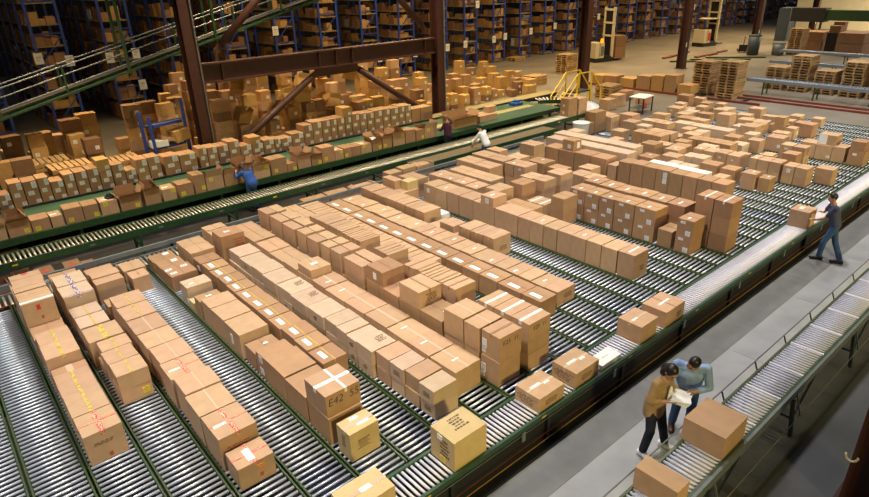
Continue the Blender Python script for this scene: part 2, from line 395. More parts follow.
rowboxes(3, [13.0, 13.33, 13.66, 14.0], [.46], 'slim cartons closing the third row', C_TAN, .54, .06, seam=None)
# lane 4
rowboxes(4, [12.98, 13.42], [.36], 'lone carton standing on the empty roller lane', C_TAN, .36, .07, deco=lambda o, i, l: sticker(o, 'top', .5, .5, .04, .04, P_REDINK, 'print'))
rowboxes(4, [13.6, 14.15], [.30], 'carton just behind the lone carton on the empty lane', C_TAN, .46, .06)
# lane 5
o = rowboxes(5, [5.66, 6.02], [.46], 'stencilled carton with white label ending the row below E42 55', C_KRAFT, .48, .09, seam='x')[0]
tape(o, T_CLEAR, 'x', .07); sticker(o, 'front', .46, .50, .22, .17, P_INK, 'print'); sticker(o, 'top', .5, .8, .14, .07, P_LABEL); sticker(o, 'top', .62, .35, .2, .05, T_WHT, 'tape_glint_patch'); sticker(o, 'side', .5, .6, .10, .22, P_INK, 'print')
ph = 'tall brown row leading to E42 55'
rowboxes(5, [6.14, 6.76], [.46], 'plain brown carton directly under the E42 55 carton', C_BRN, .56, .04, seam=None)
o = carton('carton', 'tan carton marked E42 55 with white taped cross on top', 'cartons standing on other cartons', 3.15, 3.72, 6.19, 6.77, ZL+.46, .36, C_TAN, 'x')
tape(o, T_WHT, 'x', .07); tape(o, T_WHT, 'y', .04, off=.05); writing(o, 'E42  55', .17, .5, .62)
rowboxes(5, [6.78, 7.43, 8.12], [.48], ph, C_BRN, .57, .03, seam=None)
rowboxes(5, [8.14, 8.5], [.47], 'carton with white side stickers in the tall brown row', C_BRN, .54, .05, seam=None, deco=lambda o, i, l: [sticker(o, 'side', .5, b, .12, .12, P_LABELB) for b in (.3, .8)])
rowboxes(5, [8.52, 8.95], [.36], 'lower carton with top sticker in the tall brown row', C_BRN, .50, .06, deco=top_sticker(.6, .5, .08, .06))
rowboxes(5, [9.05, 9.72, 10.32, 10.8], [.5], 'big plain block midway along the E42 55 lane', C_TAN, .54, .03, seam=None, deco=lambda o, i, l: sticker(o, 'side', .4, .5, .08, .2, P_LABEL) if i == 0 else None)
rowboxes(5, [10.86, 11.2], [.42], 'small stickered carton behind the big plain block', C_BRN, .46, .06, deco=top_sticker(.5, .5, .12, .06))
rowboxes(5, [11.3, 11.58], [.2], 'little yellow carton squeezed low behind small stickered one', C_KRAFT, .25, .05)
rowboxes(5, [11.62, 12.05], [.42], 'pale carton with side label near the lane head', C_PALE, .52, .08, tp=(T_CLEAR, 'x', .06), deco=side_label(prob=1))
rowboxes(5, [12.5, 13.12], [.34], 'reddish wide carton with three white stickers', C_BRN, .56, .05, deco=lambda o, i, l: [sticker(o, 'top', a, b, .14, .10, P_LABEL) for a, b in ((.15, .7), (.2, .3), (.75, .7))])
rowboxes(5, [13.16, 13.7, 14.2], [.28], 'low pair with white square stickers near lane head', C_BRN, .54, .05, deco=top_sticker(.68, .7, .13, .13))
# lane 6
rowboxes(6, [7.43, 7.92, 8.4, 8.88, 9.37, 9.8, 10.3, 10.8, 11.25, 11.7, 12.13, 12.55], [.41], 'row with long white stickers left of pale double row', C_BRN, .46, .05, tp=(T_YEL, 'y', .02),
         deco=lambda o, i, l: sticker(o, 'top', .28, .5, .085, .24, P_WHITE))
rowboxes(6, [12.58, 13.05], [.40], 'carton with blue label beside the reddish stickered carton', C_BRN, .48, .05, deco=lambda o, i, l: sticker(o, 'side', .6, .6, .12, .12, P_LABELB))
rowboxes(6, [13.12, 13.6, 14.1], [.48], 'pale yellow-topped pair at the far end of white-stickered row', C_TAN, .56, .04)
# lane 7
ph = 'pale double-stacked row'
rowboxes(7, [5.54, 5.90, 6.26, 6.62, 7.0], [.26, .28], 'near part of '+ph, [C_PALE, C_TAN], .46, .13, seam=None, deco=lambda o, i, l: sticker(o, 'side', .5, .5, .16, .10, P_INK, 'print') if random.random() < .4 else None)
def d7(o, i, l):
    if l == 1 and i in (0, 5, 6): sticker(o, 'top', .7, .55, .2, .18, P_INK, 'print')
    if random.random() < .3: sticker(o, 'side', .5, .5, .14, .1, P_INK, 'print')
rowboxes(7, [7.02, 7.48, 7.8, 8.12, 8.53, 9.12, 9.75, 10.35, 10.95, 11.5, 12.1, 12.7], [.25, .26], 'long part of '+ph, C_PALE, .50, .07, seam=None, deco=d7)
o = rowboxes(7, [12.95, 13.5], [.72], 'tall carton with red print behind the pale double row', C_BRN, .56, .04)[0]
sticker(o, 'front', .72, .62, .28, .34, P_REDINK, 'print'); sticker(o, 'top', .45, .5, .13, .09, P_LABEL)
rowboxes(7, [13.55, 13.85, 14.2], [.62], 'slim tan pair behind the tall red-printed carton', C_TAN, .50, .05)
# lane 8
rowboxes(8, [5.73, 6.36, 6.96, 7.55, 8.22, 8.9, 9.59, 10.09], [.45], 'low tan row right of the pale double row', C_TAN, .55, .05, tp=(T_CLEAR, 'y', .06), deco=glint(.5))
rowboxes(8, [10.12, 10.72, 11.31, 11.99, 12.7], [.45], 'far half of the low tan row', C_TAN, .55, .05)
rowboxes(8, [12.75, 13.4, 14.1], [.48], 'last pair at the far end of the low tan row', C_TAN, .56, .05)
o = carton('carton', 'small tan carton lying on top of the low tan row', 'cartons standing on other cartons', 5.2, 5.68, 10.14, 10.68, ZL+.45, .19, C_TAN, 'y'); sticker(o, 'top', .5, .5, .16, .1, T_WHT, 'tape_glint_patch')
# lane 9
def d9(o, i, l):
    if i == 0 and l == 1: writing(o, 'E25  11', .12, .5, .72); tape(o, T_BROWN, 'x', .05)
    if i == 0: sticker(o, 'side', .15, .5, .10, .16, P_LABEL); sticker(o, 'side', .12, .25, .08, .12, P_LABELB)
rowboxes(9, [5.45, 5.87], [.45, .44], 'front stack marked E25 11 of the tall brown row', C_TAN, .50, .06, seam='x', deco=d9)
rowboxes(9, [5.9, 6.27, 6.78], [.45, .46], 'stack right behind the E25 11 stack', C_TAN, .54, .05, tp=(T_CLEAR, 'y', .05))
rowboxes(9, [6.82, 7.42, 8.04, 8.68, 9.12], [.61], 'lower tier of the tall row behind E25 11', C_BRN, .55, .05, deco=top_sticker(.55, .4, .12, .05, prob=.5))
o = carton('carton', 'tan carton with dark mark perched on the tall row, nearer one', 'cartons standing on other cartons', 5.86, 6.38, 7.44, 8.02, ZL+.61, .33, C_TAN, 'y'); tape(o, T_BROWN, 'y', .04); sticker(o, 'front', .6, .5, .3, .16, P_INK, 'print')
o = carton('carton', 'tan carton with white side label perched on the tall row, farther one', 'cartons standing on other cartons', 5.87, 6.40, 8.55, 9.08, ZL+.61, .32, C_BRN, 'y'); tape(o, T_BROWN, 'y', .04); sticker(o, 'side', .5, .5, .10, .14, P_WHITE)
e9 = [9.2, 9.94, 10.45, 10.86, 11.45, 11.9, 12.6, 13.25, 13.9]
rowboxes(9, e9, [.37], 'bottom tier of the upright-pair row', C_BRN, .55, .05)
for i in range(8):
    for j in (0, 1):
        o = carton('carton', '%s upright carton of pair %s from the near end, tall brown row' % (('left', 'right')[j], ORD[i+1]), 'upright carton pairs', LK(9)+.055+j*.28, LK(9)+.305+j*.28, e9[i]+.02+.07*(i % 2), e9[i+1]-.05, ZL+.37, .46+jit(.02), C_TAN, None)
# lane 10
ph = 'brown double row between upright pairs and white-stickered row'
rowboxes(10, [5.43, 5.84, 6.24, 6.62], [.30, .30, .28], 'near block of three-high cartons by the takeaway rollers', C_TAN, .54, .04, seam='x', tp=(T_WHT, 'x', .06),
         deco=lambda o, i, l: (writing(o, 'E25  11', .11, .5, .6) if i == 0 and l == 2 else None))
rowboxes(10, [6.7, 7.16], [.40], 'low carton in the gap of the '+'brown double row', C_BRN, .52, .05)
rowboxes(10, [7.2, 7.58, 7.78, 7.98, 8.2, 8.41, 8.74], [.40, .45], 'middle block of the brown double row', C_TAN, .52, .05, seam='x', tp=(T_BROWN, 'x', .04))
rowboxes(10, [8.78, 9.22], [.40], 'lower carton behind the middle block of the brown double row', C_BRN, .52, .05)
rowboxes(10, [9.25, 9.5, 9.78], [.40, .45], 'small block in the brown double row', C_TAN, .52, .05, seam='x', tp=(T_BROWN, 'x', .03))
rowboxes(10, [9.82, 10.2], [.40], 'lower carton behind the small block of brown double row', C_BRN, .52, .05)
rowboxes(10, [10.25, 10.44, 10.62, 10.81, 11.0, 11.21, 11.6, 12.04, 12.44], [.40, .45], 'far block of the brown double row', C_TAN, .52, .05, seam='x', tp=(T_BROWN, 'x', .03))
rowboxes(10, [12.5, 13.1, 13.7, 14.2], [.55], 'end of the brown double row near feed rollers', C_TAN, .54, .05)
# lane 11
rowboxes(11, steps(9.0, 14.2, .36), [.46], 'light row squeezed beside the far white-stickered row', C_TAN, .54, .05, seam='x', tp=(T_BROWN, 'x', .03))
rowboxes(11, [6.3, 6.7], [.22], 'flat carton lying low beside the white-stickered row', C_TAN, .5, .06)
# lane 12
rowboxes(12, [6.30, 6.80, 7.44, 7.97, 8.49, 9.02, 9.55, 10.1, 10.65, 11.2, 11.75, 12.3, 12.85, 13.4, 14.0], [.41], 'white-stickered row in the middle of the lanes', C_BRN, .46, .05, tp=(T_BROWN, 'y', .03),
         deco=lambda o, i, l: sticker(o, 'top', .30, .5, .10, .27, P_WHITE))
# lane 13
rowboxes(13, steps(6.44, 14.25, .355), [.31], 'long low row of shallow cartons beside empty lanes', C_TAN, .56, .05, seam=None,
         deco=lambda o, i, l: sticker(o, 'top', .4+jit(.2), .5, .12, .05, T_WHT, 'tape_glint_patch') if i % 2 else (sticker(o, 'front', .6, .5, .26, .12, P_INK, 'print') if i == 0 else None))
# lane 14
rowboxes(14, [8.84, 9.22, 9.64, 10.05], [.5], 'short block standing alone beside empty lanes', C_TAN, .58, .05, seam='x', tp=(T_CLEAR, 'x', .04), deco=lambda o, i, l: sticker(o, 'front', .55, .4, .3, .13, P_INK, 'print') if i == 0 else None)
rowboxes(14, [10.1, 10.62, 11.2], [.24], 'flat pair behind the short block', C_TAN, .56, .05)
carton('carton', 'small flat carton lying on the flat pair behind short block', 'cartons standing on other cartons', 9.25, 9.68, 10.25, 10.75, ZL+.24, .17, C_TAN, 'x')
rowboxes(14, [11.34, 11.77, 12.2, 12.6, 13.06, 13.7, 14.25], [.48], 'far block in lane of the short block', C_TAN, .58, .05, seam='x', deco=lambda o, i, l: sticker(o, 'front', .5, .45, .28, .12, P_INK, 'print') if i == 0 else None)
# lane 15
rowboxes(15, [13.1, 14.25], [.42], 'large flat carton carrying two small ones', C_TAN, .58, .05)
carton('carton', 'left small tan carton on the large flat carton', 'cartons standing on other cartons', 9.93, 10.2, 13.5, 14.1, ZL+.42, .26, C_TAN, 'x')
carton('carton', 'right small tan carton on the large flat carton', 'cartons standing on other cartons', 10.12, 10.5, 13.15, 13.46, ZL+.42, .26, C_KRAFT, 'x')
rowboxes(15, [11.5, 12.7], [.18], 'long white flat box beside the tall smooth row', C_WHITE, .3, .1, seam=None)
# lane 16
def d16(o, i, l):
    if i == 0: sticker(o, 'front', .6, .35, .2, .13, P_INK, 'print'); sticker(o, 'top', .5, .5, .4, .05, T_WHT, 'tape_glint_patch')
    elif i % 3 == 0: sticker(o, 'top', .4, .5, .14, .04, T_WHT, 'tape_glint_patch')
    if i in (13, 15): sticker(o, 'side', .4, .7, .11, .12, P_LABELB)
rowboxes(16, steps(6.05, 9.35, .41)+[10.15, 10.95, 11.5, 12.0, 12.5, 13.0], [.57], 'tall smooth row of flat-sided cartons', C_TAN, .56, .05, seam=None, deco=d16)
rowboxes(16, [13.45, 14.2], [.55], 'carton with dark print at far end of the tall smooth row', C_TAN, .56, .05, deco=lambda o, i, l: sticker(o, 'front', .55, .5, .3, .2, P_INK, 'print'))
o = carton('carton', 'tan carton with white label on top of the tall smooth row', 'cartons standing on other cartons', 10.6, 11.1, 10.2, 10.65, ZL+.57, .24, C_TAN, 'x'); sticker(o, 'side', .5, .5, .12, .14, P_LABEL); sticker(o, 'top', .4, .5, .14, .07, P_WHITE)
# lane 17
rowboxes(17, [11.5, 12.0, 12.5, 13.0, 13.55], [.60], 'labelled block right behind the tall smooth row', C_TAN, .56, .05, deco=side_label(prob=.9))
rowboxes(17, [10.62, 11.15], [.74], 'carton with dark end print right of the tall smooth row', C_TAN, .58, .05, deco=lambda o, i, l: sticker(o, 'front', .6, .6, .3, .15, P_INK, 'print'))
rowboxes(17, [9.55, 10.05, 10.55], [.44], 'low pair right of the tall smooth row', C_BRN, .56, .05)
# lane 18
rowboxes(18, [10.4, 10.88], [.40, .40], 'two-high stack between tall smooth row and labelled stacks', C_BRN, .55, .05, seam='x')
rowboxes(18, [9.62, 9.95, 10.25], [.42], 'torn-taped low pair before the labelled stacks', C_TAN, .52, .05, tp=(T_WHT, 'x', .05))
rowboxes(18, [8.98, 9.42], [.38, .38], 'crumpled two-high stack left of labelled stacks', C_BRN, .60, .04)
rowboxes(18, [11.6, 12.2, 12.8, 13.4], [.62], 'row behind the two-high stack, long cartons', C_TAN, .56, .05)
# lane 19
def lab2(o, i, l):
    sticker(o, 'side', .72, .22, .12, .12, P_LABELB); sticker(o, 'side', .35, .82, .12, .06, P_LABEL)
    if l == 1: sticker(o, 'top', .3, .5, .12, .05, P_WHITE)
rowboxes(19, [6.8, 7.38, 7.95, 8.4, 8.85, 9.35], [.41, .41], 'two-high labelled row in right half of lanes', C_BRN, .54, .05, deco=lab2)
rowboxes(19, [6.34, 6.72], [.42], 'single brown carton between labelled stack and labelled row', C_BRN, .54, .05)
rowboxes(19, [5.86, 6.26], [.41, .41], 'front labelled stack by the takeaway rollers', C_BRN, .54, .05, deco=lab2)
rowboxes(19, [10.2, 10.66, 11.12], [.39, .39], 'block of two-high stacks behind the labelled row', C_TAN, .52, .05, deco=side_label(prob=.3))
rowboxes(19, [12.3, 13.05, 13.8], [.35, .36], 'long two-high block near the brown conveyor', C_TAN, .58, .05)
# lane 20
rowboxes(20, [5.36, 5.79, 6.22], [.41, .41, .41], 'three-high tower by the takeaway rollers', C_BRN, .55, .05, tp=(T_WHT, 'x', .04))
rowboxes(20, steps(6.45, 9.4, .49), [.42, .43], 'second two-high row behind the labelled row', C_BRN, .55, .05, deco=lambda o, i, l: sticker(o, 'top', .4, .5, .2, .05, P_WHITE) if l == 1 else sticker(o, 'side', .7, .3, .12, .12, P_LABELB))
rowboxes(20, [10.15, 10.7], [.42, .41], 'stack behind the second two-high row', C_TAN, .55, .05)
rowboxes(20, [11.5, 11.95, 12.35], [.38, .38], 'block with side labels near the brown conveyor', C_TAN, .56, .05, deco=side_label(prob=.6))
rowboxes(20, [12.4, 13.1, 13.8], [.38, .38], 'farthest long block near the brown conveyor', C_TAN, .56, .05)
# lanes 21-24
rowboxes(21, [12.35, 12.9], [.72], 'tall carton just right of the farthest long block', C_TAN, .52, .05)
rowboxes(21, [13.2, 13.5, 13.8], [.80], 'slim pair by the brown conveyor', C_TAN, .4, .05)
rowboxes(22, [11.9, 12.6], [.5], 'shiny-topped carton standing clear before the long light rows', C_BRN, .58, .05, deco=glint(1))
rowboxes(22, [9.9, 10.4, 10.9], [.42], 'pair on the far empty lanes behind second two-high row', C_TAN, .55, .05)
rowboxes(23, [12.9, 13.55], [.40, .37], 'two-high stack left end of the long light rows', C_TAN, .56, .05)
rowboxes(24, steps(6.7, 10.08, .42), [.70], 'tall row beside the long white carton', C_BRN, .52, .05, seam=None, deco=lambda o, i, l: [sticker(o, 'side', .7, b, .12, .16, P_LABEL) for b in (.55, .8)] if i == 4 else None)
rowboxes(24, [10.14, 10.46], [.52], 'single carton between two tall far rows', C_TAN, .50, .05)
rowboxes(24, [10.5, 11.1, 11.75, 12.4, 13.0], [.64], 'tall row behind the single carton between tall far rows', C_BRN, .57, .05, seam=None)
o = carton('carton', 'labelled cube carton on top of the farther tall row', 'cartons standing on other cartons', 16.08, 16.5, 11.85, 12.3, ZL+.64, .34, C_BRN, 'x'); sticker(o, 'front', .6, .5, .14, .2, P_WHITE); sticker(o, 'side', .6, .4, .12, .12, P_LABELB)
# lanes 25-34
rowboxes(25, [7.6, 9.5], [.65], 'long white carton behind the tall far row', C_WHITE, .34, .08, seam=None)
rowboxes(25, [10.2, 11.3, 12.4, 13.5], [.72], 'nearer of two long light rows', C_PALE, .52, .05, seam=None)
rowboxes(26, [10.4, 11.5, 12.6, 13.7], [.75], 'farther of two long light rows', C_PALE, .54, .05, seam=None)
rowboxes(26, [7.38, 7.75], [.42], 'low carton near the end of the long white carton', C_TAN, .42, .05)
rowboxes(26, [8.4, 8.9, 9.3], [.5], 'shiny-topped low pair behind the long white carton', C_PALE, .5, .05, deco=glint(1))
rowboxes(26, [9.75, 10.25], [.55], 'white-glinting carton at the end of two long light rows', C_BRN, .55, .05, deco=glint(1))
rowboxes(27, [6.42, 6.76], [.42], 'nearest small carton of the group by far empty rollers', C_BRN, .42, .18, deco=glint(1))
rowboxes(27, [6.8, 7.2], [.49], 'dark tan carton second in the group by far empty rollers', C_TAN, .44, .05, deco=glint(.5))
rowboxes(27, [7.4, 7.85], [.5], 'brown carton third in the group by far empty rollers', C_BRN, .50, .05)
rowboxes(27, [7.95, 8.5], [.52], 'brown carton fourth in the group by far empty rollers', C_BRN, .50, .05)
rowboxes(28, [10.45, 11.0], [.6], 'red-brown carton right of two long light rows', C_BRN, .54, .05)
rowboxes(28, [9.6, 10.1], [.55], 'carton with bright glint beyond the tall far row', C_TAN, .56, .05, deco=glint(1))
rowboxes(28, [8.7, 9.1, 9.45], [.45], 'pale pair beyond the tall far row', C_PALE, .52, .05)
rowboxes(29, [5.88, 6.24, 6.58], [.27, .28], 'round-labelled stack by the far takeaway rollers', C_TAN, .50, .05, deco=lambda o, i, l: sticker(o, 'side', .5, .5, .10, .12, P_LABELB) if (i, l) == (1, 1) else None)
rowboxes(29, [6.65, 7.0, 7.35, 7.6], [.27, .30], 'stacks behind the round-labelled stack', C_TAN, .50, .05, deco=side_label(prob=.3, s=.07))
rowboxes(29, [7.9, 8.3, 8.7, 9.1, 9.45], [.55], 'row with dotted labels in the far right lanes', C_TAN, .54, .05, deco=side_label(prob=.6, s=.07))
rowboxes(30, [5.42, 5.92], [.24, .24], 'wide two-high stack nearest the far takeaway rollers', C_TAN, .46, .05)
rowboxes(30, [7.2, 7.55], [.56], 'blue-labelled tan carton in the far right lanes', C_TAN, .46, .05, deco=lambda o, i, l: sticker(o, 'side', .4, .6, .11, .13, P_LABELB))
rowboxes(30, [11.0, 11.4, 11.8, 12.2], [.55], 'long dark row at the back of far right lanes', C_BRN, .58, .05, seam=None)
rowboxes(30, [8.0, 8.4], [.4], 'low carton behind the blue-labelled tan carton', C_TAN, .5, .05)
rowboxes(31, [8.8, 9.2, 9.6, 10.0, 10.4], [.48], 'reddish row across the far right lanes', C_BRN, .60, .03)
rowboxes(31, [6.7, 7.15], [.55], 'plain carton behind the wide two-high stack', C_BRN, .46, .05)
rowboxes(31, [11.0, 11.5, 12.0], [.5], 'pair at the back beside the long dark row', C_TAN, .54, .05)
rowboxes(32, [6.7, 7.1, 7.5], [.32, .32], 'printed two-high pair far right', C_TAN, .46, .05, deco=lambda o, i, l: sticker(o, 'front', .5, .5, .2, .2, P_INK, 'print') if i == 0 else (sticker(o, 'side', .5, .6, .1, .06, P_LABEL) if l else None))
rowboxes(32, [14.0, 14.25], [.55], 'big carton at lane head by the curved conveyor', C_TAN, .56, .05)
rowboxes(33, [13.5, 14.1], [.62], 'wide carton near the curved conveyor', C_TAN, .60, .03)
rowboxes(33, [8.4, 8.85], [.44], 'tan carton beside the reddish row', C_TAN, .46, .05)
rowboxes(33, [11.9, 12.2, 12.5, 12.8], [.5], 'labelled trio at the back of far right lanes', C_TAN, .58, .05, deco=side_label(prob=.6, s=.08))
rowboxes(34, [5.4, 5.88], [.48], 'large carton at the far right edge of the lanes', C_BRN, .55, .05, deco=lambda o, i, l: sticker(o, 'side', .4, .75, .12, .07, P_WHITE))
carton('carton', 'carton on the large one at far right edge', 'cartons standing on other cartons', 22.8, 23.3, 5.45, 5.86, ZL+.48, .3, C_BRN, 'y')
rowboxes(34, [5.95, 6.35, 6.85, 7.35], [.5], 'low labelled row at far right under white-fronted carton', C_TAN, .56, .05, deco=side_label(prob=.7))
o = carton('carton', 'white-fronted carton on the low labelled row at far right', 'cartons standing on other cartons', 22.85, 23.35, 6.3, 6.85, ZL+.5, .34, C_TAN, None); sticker(o, 'side', .25, .5, .25, .32, P_WHITE)
rowboxes(34, [7.9, 8.5], [.5], 'broad carton with round label in far right lanes', C_TAN, .60, .03, deco=lambda o, i, l: sticker(o, 'side', .8, .4, .1, .12, P_LABELB))
rowboxes(34, [9.8, 10.6, 11.4, 12.1], [.44], 'long pale strip row at the back right', C_PALE, .56, .05, seam=None)
rowboxes(35, [9.15, 9.75], [.30, .28], 'broad two-high carton stack at the back right', C_TAN, .60, .03)
rowboxes(36, [11.9, 12.3, 12.7], [.35], 'small dark pair at the back right', C_BRN, .54, .05)
rowboxes(37, [8.28, 8.62], [.42], 'small carton with white label at the far corner', C_TAN, .42, .05, deco=lambda o, i, l: sticker(o, 'front', .7, .5, .1, .14, P_WHITE))
rowboxes(37, [10.75, 11.3], [.29, .29], 'two-high stack standing before the open floor', C_TAN, .60, .03)
rowboxes(37, [12.55, 13.1], [.34], 'low wide carton near the pallets', C_TAN, .60, .03)
rowboxes(38, [7.9, 8.4], [.51], 'big carton alone at the far corner of the lanes', C_BRN, .56, .05)
rowboxes(38, [8.9, 9.5], [.30], 'flat carton carrying a cube at the far corner', C_BRN, .56, .05)
carton('carton', 'cube carton on the flat carton at the far corner', 'cartons standing on other cartons', 25.5, 25.95, 8.95, 9.3, ZL+.3, .33, C_BRN, 'y')
rowboxes(38, [9.6, 10.2, 10.75], [.33], 'low pair behind the far-corner cube', C_TAN, .56, .05)
rowboxes(38, [13.3, 13.9], [.4], 'carton with white label at the back corner', C_TAN, .6, .03, deco=side_label(prob=1))
rowboxes(39, [13.0, 13.5], [.3], 'flat carton at the back corner', C_TAN, .56, .05)
rowboxes(40, [12.65, 13.1], [.24, .26], 'two-high cube stack at the back corner', C_BRN, .5, .05)
rowboxes(40, [13.6, 14.2], [.36, .36], 'tall two-high stack farthest back on the lanes', C_BRN, .5, .05)
rowboxes(41, [13.3, 13.8], [.55], 'single tan carton at the last lane', C_TAN, .4, .05)
rowboxes(41, [12.3, 12.7], [.42], 'labelled cube on the last lane', C_TAN, .44, .05, deco=side_label(prob=1))

for k in range(21, 42):
    y = 8.3 if k > 25 else 10.6
    while y < 13.9:
        d = random.uniform(.38, .6); h = random.uniform(.28, .52)
        if random.random() < (.62 if k > 25 else .3) and not any(y < b+.02 and y+d > a-.02 for a, b in COVER.get(k, [])):
            o = carton('carton', 'small brown carton among the far right lanes', 'small cartons scattered over the far right lanes', LK(k)+.06, LK(k)+random.uniform(.5, .62), y, y+d-.01, ZL, h, random.choice((C_TAN, C_TAN, C_BRN, C_PALE)), random.choice(('x', 'y')))
            if random.random() < .4: sticker(o, 'side', .6, .4, .1, .1, P_LABELB)
            COVER.setdefault(k, []).append((y, y+d))
        y += d+random.choice((0, 0, .1, .4))
# ------------------------------------------------------------------ accumulation lanes
Y0L, Y1L, RP = 5.17, 14.28, .105
RR = .0205
roll_me = MB().cyl((-.292, 0, 0), (.292, 0, 0), RR, 10).mesh('roller', STEEL, True)
rail_me = MB().box(-.012, .012, 0, Y1L-Y0L, -.10, .012).mesh('rail', OLIVE)
leg_me = MB().box(-.025, .025, -.025, .025, 0, ZL-.10).mesh('leg', GREEN)
for k in range(-3, 43):
    xa, xb = LK(k), LK(k+1); xc = (xa+xb)/2
    if k < 1: ph = ('empty roller lane third', 'empty roller lane second', 'empty roller lane first', 'empty roller lane next')[k+3]+' from the left picture edge'
    ln = thing('roller_lane', 'green-railed roller lane, %s lane from the left picture edge' % ORD[k+4], 'roller conveyor', (xc, Y0L, 0), 0, 'parallel roller lanes')
    for s in (-1, 1): put('rail', rail_me, ln, (s*(.6775/2-.028), 0, ZL))
    for s in (-1, 1):
        for yy in (.05, 3.0, 6.0, 9.05): put('leg', leg_me, ln, (s*(.6775/2-.028), yy, 0))
    cov = COVER.get(k, []); hid = MB(); n = int((Y1L-Y0L)/RP)
    for i in range(n):
        y = Y0L+.05+i*RP
        if k > 21 or any(a+.05 < y < b-.02 for a, b in cov): hid.cyl((-.292, y-Y0L, ZL-RR), (.292, y-Y0L, ZL-RR), RR, 8)
        else: put('roller', roll_me, ln, (0, y-Y0L, ZL-RR))
    if hid.v: stuff(hid.build('roller_bed', STEEL, ln, smooth=True))
# dark sheet under lanes and takeaway, stands for the shade there
struct(MB().box(LK(-3), LK(43), 5.1, 15.0, .0, .012).box(LK(-3), 42, 4.456, 5.1, .0, .012).build('floor', SHADEM))

struct(MB().box(-12, 24.5, 15.0, 21.4, .0, .010).build('floor', mat('shaded_aisle_floor', (.030, .027, .024), .8, noise=.3, nscale=2)))  # added dark sheet, shade over the aisle floor put into its colour
# ------------------------------------------------------------------ takeaway conveyor with bright rollers
tk = thing('takeaway_conveyor', 'long bright roller conveyor with green front beam along the walkway', 'roller conveyor', (0, 4.83, 0))
XA, XB = -1.5, 42
MB().box(XA, XB, -.30, -.255, ZL-.075, ZL+.018).build('front_beam', GREEN, tk)
MB().box(XA, XB, .262, .312, ZL-.10, ZL+.014).build('back_beam', GREEN, tk)
tr = MB().cyl((0, -.25, 0), (0, .258, 0), .0205, 10).mesh('roller', STEELW, True)
far = MB(); x = XA+.04; cnt = 0
while x < XB:
    if 1.5 < x < 24 : put('roller', tr, tk, (x, 0, ZL-.0205)); cnt += 1
    else: far.cyl((x, -.25, ZL-.0205), (x, .258, ZL-.0205), .0205, 8)
    x += .08
stuff(far.build('roller_bed', STEELW, tk, smooth=True))
MB().box(XA, XB, -.24, -.21, .013, ZL-.07).build('shade_panel', SHADEM, tk)  # added black panel, stands for the shade under the conveyor
for x in range(0, 42, 2): MB().box(x-.03, x+.03, -.30, -.25, 0.012, ZL-.075).build('leg', BLACK, tk)
for i, x in enumerate([3.1+2.3*i for i in range(13)]):
    MB().box(x-.035, x+.035, -.32, -.305, ZL-.22, ZL-.06).build('bracket', GALV, tk)
    MB().box(x+.42, x+.52, -.304, -.3, ZL-.045, ZL-.02).build('marker', YELLOW, tk)
MB().cyl((XA, -.31, ZL-.10), (XB, -.31, ZL-.10), .005, 6).build('cable', GALV, tk)
MB().cyl((XA, -.36, .17), (XB, -.36, .17), .008, 6).build('conduit', mat('ochre_conduit', (.32, .17, .03), .5), tk)
MB().cyl((XA, -.33, .26), (XB, -.33, .26), .009, 6).build('conduit', mat('dark_red_conduit', (.10, .018, .012), .5), tk)
# cartons on the takeaway conveyor
G = 'cartons on the takeaway conveyor'
o = carton('carton', 'kraft cube carton with large print on top at bottom centre', G, 4.09, 4.69, 4.585, 5.07, ZL, .49, C_KRAFT, None)
sticker(o, 'top', .52, .60, .26, .26, P_INK, 'print'); sticker(o, 'side', .6, .55, .22, .30, P_INK, 'print'); sticker(o, 'side', .4, .85, .10, .08, P_WHITE); sticker(o, 'side', .5, .16, .10, .10, P_YEL)
o = carton('carton', 'pale tan carton cut by the bottom picture edge', G, 2.50, 3.16, 4.66, 5.085, ZL, .36, C_KRAFT, 'x'); tape(o, T_CLEAR, 'x', .05); sticker(o, 'top', .55, .5, .16, .08, T_WHT, 'tape_glint_patch')
def taped(o):
    tape(o, T_CLEAR, 'x', .05); sticker(o, 'top', .35, .55, .22, .05, T_WHT, 'tape_glint_patch'); sticker(o, 'top', .7, .45, .12, .05, T_WHT, 'tape_glint_patch'); sticker(o, 'side', .5, .45, .40, .16, P_INK, 'print'); sticker(o, 'front', .5, .45, .34, .10, P_INK, 'print')
taped(carton('carton', 'low taped carton with stencilled sides, left of similar one', G, 5.83, 6.42, 4.60, 5.085, ZL, .26, C_TAN, 'x'))
taped(carton('carton', 'low taped carton with stencilled sides beside white flat box', G, 6.72, 7.32, 4.60, 5.08, ZL, .28, C_TAN, 'x'))
o = carton('carton', 'flat white box on the takeaway conveyor', G, 7.40, 7.95, 4.58, 4.86, ZL, .11, C_WHITE, None); sticker(o, 'top', .5, .5, .16, .03, mat('faint_pink_print', (.74, .60, .57), .6), 'print')
o = carton('carton', 'tall plain carton just left of the flat taped carton', G, 8.56, 9.10, 4.60, 5.08, ZL, .35, C_TAN, 'x'); tape(o, T_CLEAR, 'x', .05); sticker(o, 'top', .3, .5, .16, .05, T_WHT, 'tape_glint_patch')
o = carton('carton', 'wide carton with crossed white tape on takeaway conveyor', G, 9.36, 10.03, 4.585, 5.085, ZL, .33, C_TAN, 'y', rot=0); tape(o, T_BROWN, 'y', .03); sticker(o, 'top', .5, .5, .36, .05, T_WHT, 'tape_glint_patch'); sticker(o, 'front', .7, .4, .22, .12, P_INK, 'print')
o = carton('carton', 'carton pushed along by the man in navy shirt', G, 16.06, 16.58, 4.62, 5.07, ZL, .44, C_TAN, 'y'); sticker(o, 'top', .5, .6, .2, .1, P_LABEL)

